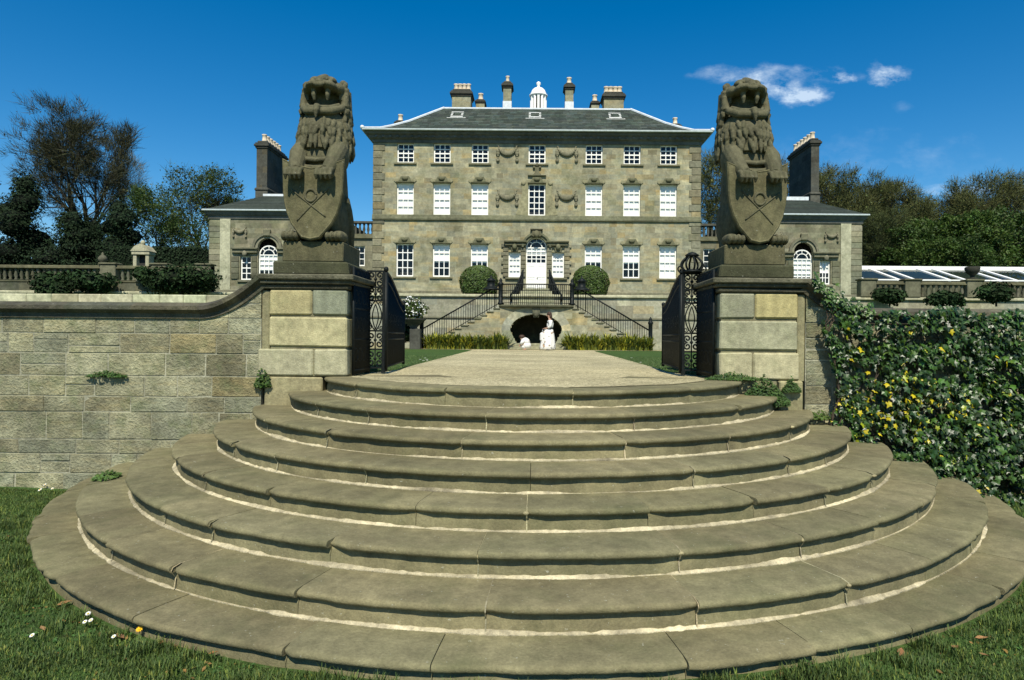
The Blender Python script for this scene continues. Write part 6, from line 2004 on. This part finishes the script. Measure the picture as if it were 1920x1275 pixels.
# ------------------------------------------------------------------ sun, sky, camera
EL, AZ_ = R(52), R(2)            # sun behind the camera, slightly to the right
w = bpy.data.worlds.new('World'); sc.world = w; w.use_nodes = True
nt = w.node_tree; nt.nodes.clear()
out = nt.nodes.new('ShaderNodeOutputWorld'); bg = nt.nodes.new('ShaderNodeBackground')
sky = nt.nodes.new('ShaderNodeTexSky'); sky.sky_type = 'NISHITA'; sky.sun_disc = False
sky.sun_elevation = EL; sky.sun_rotation = PI - AZ_; sky.air_density = 1.0; sky.dust_density = .25; sky.ozone_density = 3.0; sky.altitude = 60
hs = nt.nodes.new('ShaderNodeHueSaturation'); hs.inputs['Saturation'].default_value = 1.46; hs.inputs['Value'].default_value = 1.0; hs.inputs['Hue'].default_value = .498
nt.links.new(sky.outputs[0], hs.inputs['Color'])
# thin fair weather clouds, placed by direction
geo = nt.nodes.new('ShaderNodeTexCoord'); sep = nt.nodes.new('ShaderNodeSeparateXYZ'); nt.links.new(geo.outputs['Generated'], sep.inputs[0])
def mth(op, a, b_=None, clamp=False):
    n_ = nt.nodes.new('ShaderNodeMath'); n_.operation = op; n_.use_clamp = clamp
    for i, x in enumerate((a, b_)):
        if x is None: continue
        if isinstance(x, (int, float)): n_.inputs[i].default_value = x
        else: nt.links.new(x, n_.inputs[i])
    return n_.outputs[0]
yy = mth('MAXIMUM', sep.outputs[1], .02)
U = mth('DIVIDE', sep.outputs[0], yy); Vv = mth('DIVIDE', sep.outputs[2], yy)
cmb = nt.nodes.new('ShaderNodeCombineXYZ'); nt.links.new(U, cmb.inputs[0]); nt.links.new(mth('MULTIPLY', Vv, 1.7), cmb.inputs[1])
nz = nnoise(nt, cmb.outputs[0], 15, 8, .64)
wz = nnoise(nt, cmb.outputs[0], 9, 5, .6); wz2 = nnoise(nt, cmb.outputs[0], 13, 5, .6)
tot = None
for (px, py, ax_, az_, st_) in ((1420, 150, .040, .015, .6), (1505, 180, .055, .022, .9), (1460, 165, .06, .018, .6), (1661, 138, .042, .030, .75), (1576, 146, .024, .012, .7), (1770, 356, .12, .012, .5), (1660, 300, .2, .05, .08), (1440, 140, .14, .02, .3), (1700, 200, .02, .01, .1)):
    p = W(px, py, 1.0); u0, v0 = p.x, p.z - EYE
    du = mth('DIVIDE', mth('SUBTRACT', U, u0), ax_); dv = mth('DIVIDE', mth('SUBTRACT', Vv, v0), az_)
    du = mth('ADD', du, mth('MULTIPLY', mth('SUBTRACT', wz, .5), 3.2)); dv = mth('ADD', dv, mth('MULTIPLY', mth('SUBTRACT', wz2, .5), 3.2))
    rr = mth('SUBTRACT', 1.0, mth('ADD', mth('MULTIPLY', du, du), mth('MULTIPLY', dv, dv)), True); rr = mth('MULTIPLY', rr, rr)
    k = mth('MULTIPLY', rr, st_)
    tot = k if tot is None else mth('ADD', tot, k)
tot = mth('MULTIPLY', tot, mth('MULTIPLY', mth('SUBTRACT', nz, .40, True), 4.2))
tot = mth('MINIMUM', tot, .5)
tot = mth('MULTIPLY', tot, mth('GREATER_THAN', sep.outputs[1], .05))
mx = nt.nodes.new('ShaderNodeMix'); mx.data_type = 'RGBA'; nt.links.new(tot, mx.inputs[0]); nt.links.new(hs.outputs[0], mx.inputs[6]); mx.inputs[7].default_value = (9, 10, 10.5, 1)
nt.links.new(mx.outputs[2], bg.inputs[0]); bg.inputs[1].default_value = .105
nt.links.new(bg.outputs[0], out.inputs[0])
sun = bpy.data.lights.new('sun', 'SUN'); sun.energy = 5.0; sun.angle = R(.5); sun.color = (1.0, .94, .79)
so = bpy.data.objects.new('sun', sun); col.objects.link(so)
dirv = Vector((math.sin(AZ_)*math.cos(EL), -math.cos(AZ_)*math.cos(EL), math.sin(EL)))     # towards the sun
so.rotation_euler = dirv.to_track_quat('Z', 'Y').to_euler(); so.location = (0, -10, 30)

cam = bpy.data.cameras.new('camera'); co = bpy.data.objects.new('camera', cam); col.objects.link(co)
cam.sensor_width = 36; cam.lens = 36*1200/1920; cam.clip_end = 4000; cam.clip_start = .1
cam.shift_x = -40/1920; cam.shift_y = -5.5/1920
co.location = (0, 0, EYE)
co.rotation_euler = (Matrix.Rotation(R(90), 3, 'X') @ Matrix.Rotation(ROLL, 3, 'Z')).to_euler()
sc.camera = co
sc.view_settings.view_transform = 'Standard'; sc.view_settings.look = 'None'; sc.view_settings.exposure = 0.27; sc.view_settings.gamma = 1
sc.render.engine = 'CYCLES'
